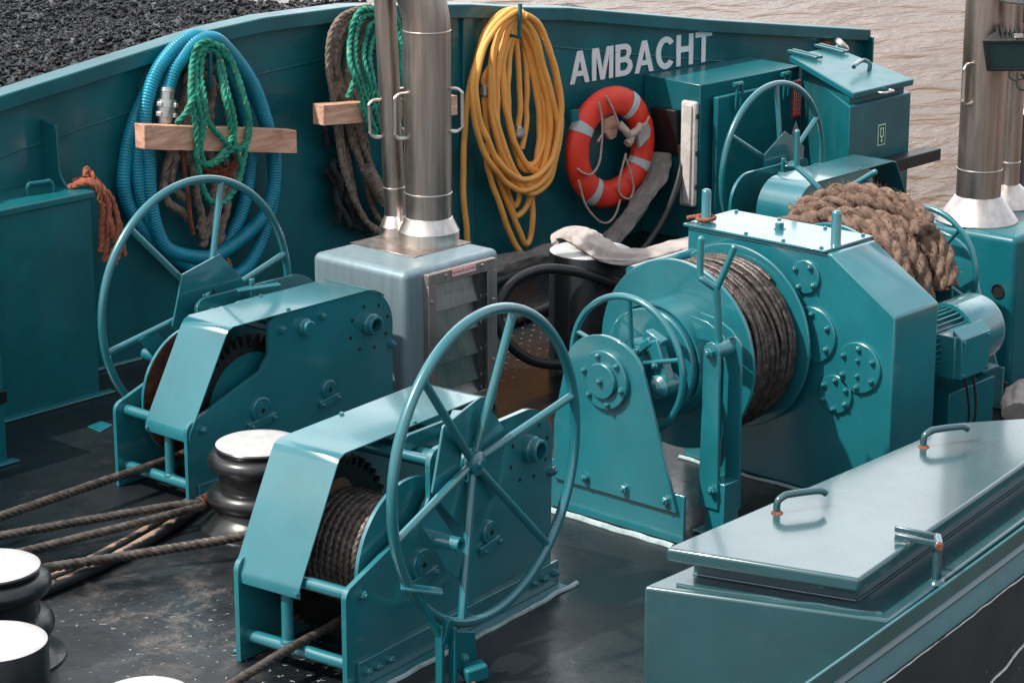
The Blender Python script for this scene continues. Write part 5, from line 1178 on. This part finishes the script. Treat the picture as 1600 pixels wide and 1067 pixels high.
# ------------------------------------------------------------------ deck, water, coal
mb = MB()
D = [(2.5,4.45-.95),(4.6,3.85),(6.56,4.16),(9.8,4.65),(12.3,5.6),(13.05,6.9),(13.1,8.2),(13.6,8.9),(14.05,9.37),(10.35,9.645),(2.5,9.645)]
mb.prism([(x,y,-1.0) for x, y in D], (0,0,1.0)); struct('deck', mb, M['deck'], sharp=30)
for xa, ya, yb, lab in ((7.54,6.56,5.87,'wide pale weld bead along the foot of the windlass bearing pedestal'), (8.47,6.57,5.45,'thin pale weld bead along the foot of the windlass gear housing')):
    mb = MB(); mb.tube(jit(catmull([(xa,ya,.004),(xa,(ya+yb)/2,.004),(xa,yb,.004)],14),.008,1), .016 if xa < 8 else .010, 8); solo('weld_bead', mb, M['weld'], lab, 'weld')
a = radians(6.5); L_ = V((cos(a), sin(a), 0)); W_ = V((-sin(a), cos(a), 0)); O_ = V((5.608,5.815,0))
mb = MB(); mb.tube(jit(catmull([O_+L_*.05-W_*.062+V((0,0,.003)), O_+L_*.7-W_*.062+V((0,0,.003)), O_+L_*1.36-W_*.062+V((0,0,.003))],16),.007,6), .011, 8)
solo('weld_bead', mb, M['weld'], 'ragged pale weld bead along the foot of the nearest hand winch', 'weld')
mb = MB(); mb.add([(-200,-200,-1.0),(300,-200,-1.0),(300,400,-1.0),(-200,400,-1.0)], [(0,1,2,3)]); struct('water', mb, M['water'], recalc=False)
# coal heap in the neighbouring hold
mb = MB(); nx, ny = 150, 110; x0, x1, y0, y1 = 3.0, 13.2, 9.80, 17.5
def edge(x, y):           # distance inside the heap's slanting end
    return (12.1 + (y-11.9)*-.55 - x)
def cz(x, y):
    z_ = 1.17 + .10*noise.noise(V((x*.8,y*.8,0))) + .05*noise.noise(V((x*2.6,y*2.6,3))) + .03*noise.noise(V((x*7,y*7,5)))
    e = edge(x, y); return z_ + min(0, e*.9)
vs = [(x0+(x1-x0)*i/nx, y0+(y1-y0)*j/ny, max(-.9, cz(x0+(x1-x0)*i/nx, y0+(y1-y0)*j/ny))) for i in range(nx+1) for j in range(ny+1)]
mb.add(vs, [(i*(ny+1)+j, (i+1)*(ny+1)+j, (i+1)*(ny+1)+j+1, i*(ny+1)+j+1) for i in range(nx) for j in range(ny)])
bm = bmesh.new(); bmesh.ops.create_icosphere(bm, subdivisions=1, radius=1); iv = [v.co.copy() for v in bm.verts]; ifc = [[v.index for v in f.verts] for f in bm.faces]; bm.free()
rc = random.Random(11)
for k in range(24000):
    x = rc.uniform(7.0,12.3); y = rc.uniform(10.2,14.4)
    if edge(x, y) < -.5: continue
    s_ = .008 + .013*rc.random()**2 + (.022*rc.random() if rc.random() < .05 else 0); z_ = cz(x, y) + s_*.3
    rot = Matrix.Rotation(rc.uniform(0,6.28),3,'Z') @ Matrix.Rotation(rc.uniform(0,6.28),3,'X')
    sc_ = (rc.uniform(.6,1.3), rc.uniform(.6,1.3), rc.uniform(.5,1.0))
    mb.add([V((x,y,z_)) + rot @ V((v.x*sc_[0], v.y*sc_[1], v.z*sc_[2]))*s_*rc.uniform(.75,1.2) for v in iv], ifc)
o = mb.build('coal_heap', M['coal'], None, smooth=False, recalc=False)
tag(o, 'heap of loose black coal behind the bulwark at top left', 'coal', None, 'stuff')

clean()
# ------------------------------------------------------------------ camera and daylight
cam = bpy.data.cameras.new('camera'); cam.lens = 36*3848/1600; cam.sensor_width = 36; cam.clip_end = 1000; cam.clip_start = .1
co = bpy.data.objects.new('camera', cam); COL.objects.link(co); co.location = (0,0,3.6)
co.rotation_euler = (pi/2 - radians(15.9), 0, YAW - pi/2); scene.camera = co
SUN = V((-.56,.28,.80)).normalized()
el_ = math.asin(SUN.z)
sl = bpy.data.lights.new('sun', 'SUN'); sl.energy = 3.9; sl.angle = radians(1.2); sl.color = (1, .955, .88)
so = bpy.data.objects.new('sun', sl); COL.objects.link(so); so.location = (0,0,20)
so.rotation_euler = SUN.to_track_quat('Z', 'Y').to_euler()
w = bpy.data.worlds.new('World'); scene.world = w; w.use_nodes = True
nt = w.node_tree; bg = nt.nodes['Background']; sky = nt.nodes.new('ShaderNodeTexSky'); sky.sky_type = 'NISHITA'
sky.sun_disc = False; sky.sun_elevation = el_; sky.sun_rotation = atan2(SUN.x, SUN.y)
sky.dust_density = 3.5; sky.air_density = 1.0; sky.ozone_density = 1.0
# thin bright cloud and haze over the sky, with bluer gaps
tc = nd(nt, 'ShaderNodeTexCoord'); mp = nd(nt, 'ShaderNodeMapping'); mp.inputs['Scale'].default_value = (1, 1, 2.2); mp.inputs['Location'].default_value = (.35, 1.3, .2)
nt.links.new(tc.outputs['Generated'], mp.inputs[0])
cn = nd(nt, 'ShaderNodeTexNoise'); cn.inputs['Scale'].default_value = 3.0; cn.inputs['Detail'].default_value = 6; cn.inputs['Roughness'].default_value = .55; cn.inputs['Distortion'].default_value = .4
nt.links.new(mp.outputs[0], cn.inputs['Vector'])
# unseen bright cloud mass beyond the bow, added so painted tops reflect pale
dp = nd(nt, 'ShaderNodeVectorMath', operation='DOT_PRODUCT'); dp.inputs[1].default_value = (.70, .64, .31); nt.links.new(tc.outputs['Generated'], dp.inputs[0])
added_bank = mixc(nt, ramp(nt, dp.outputs['Value'], [(.70, 0), (.96, 1)]), (5.0, 5.2, 5.4), (12.4, 12.6, 12.8))
cc = mixc(nt, ramp(nt, cn.outputs[0], [(.38, .15), (.55, .95)]), sky.outputs[0], added_bank)
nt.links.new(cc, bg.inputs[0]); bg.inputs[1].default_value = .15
vs_ = scene.view_settings; vs_.view_transform = 'Standard'; vs_.look = 'None'; vs_.gamma = 1; vs_.exposure = 0.40
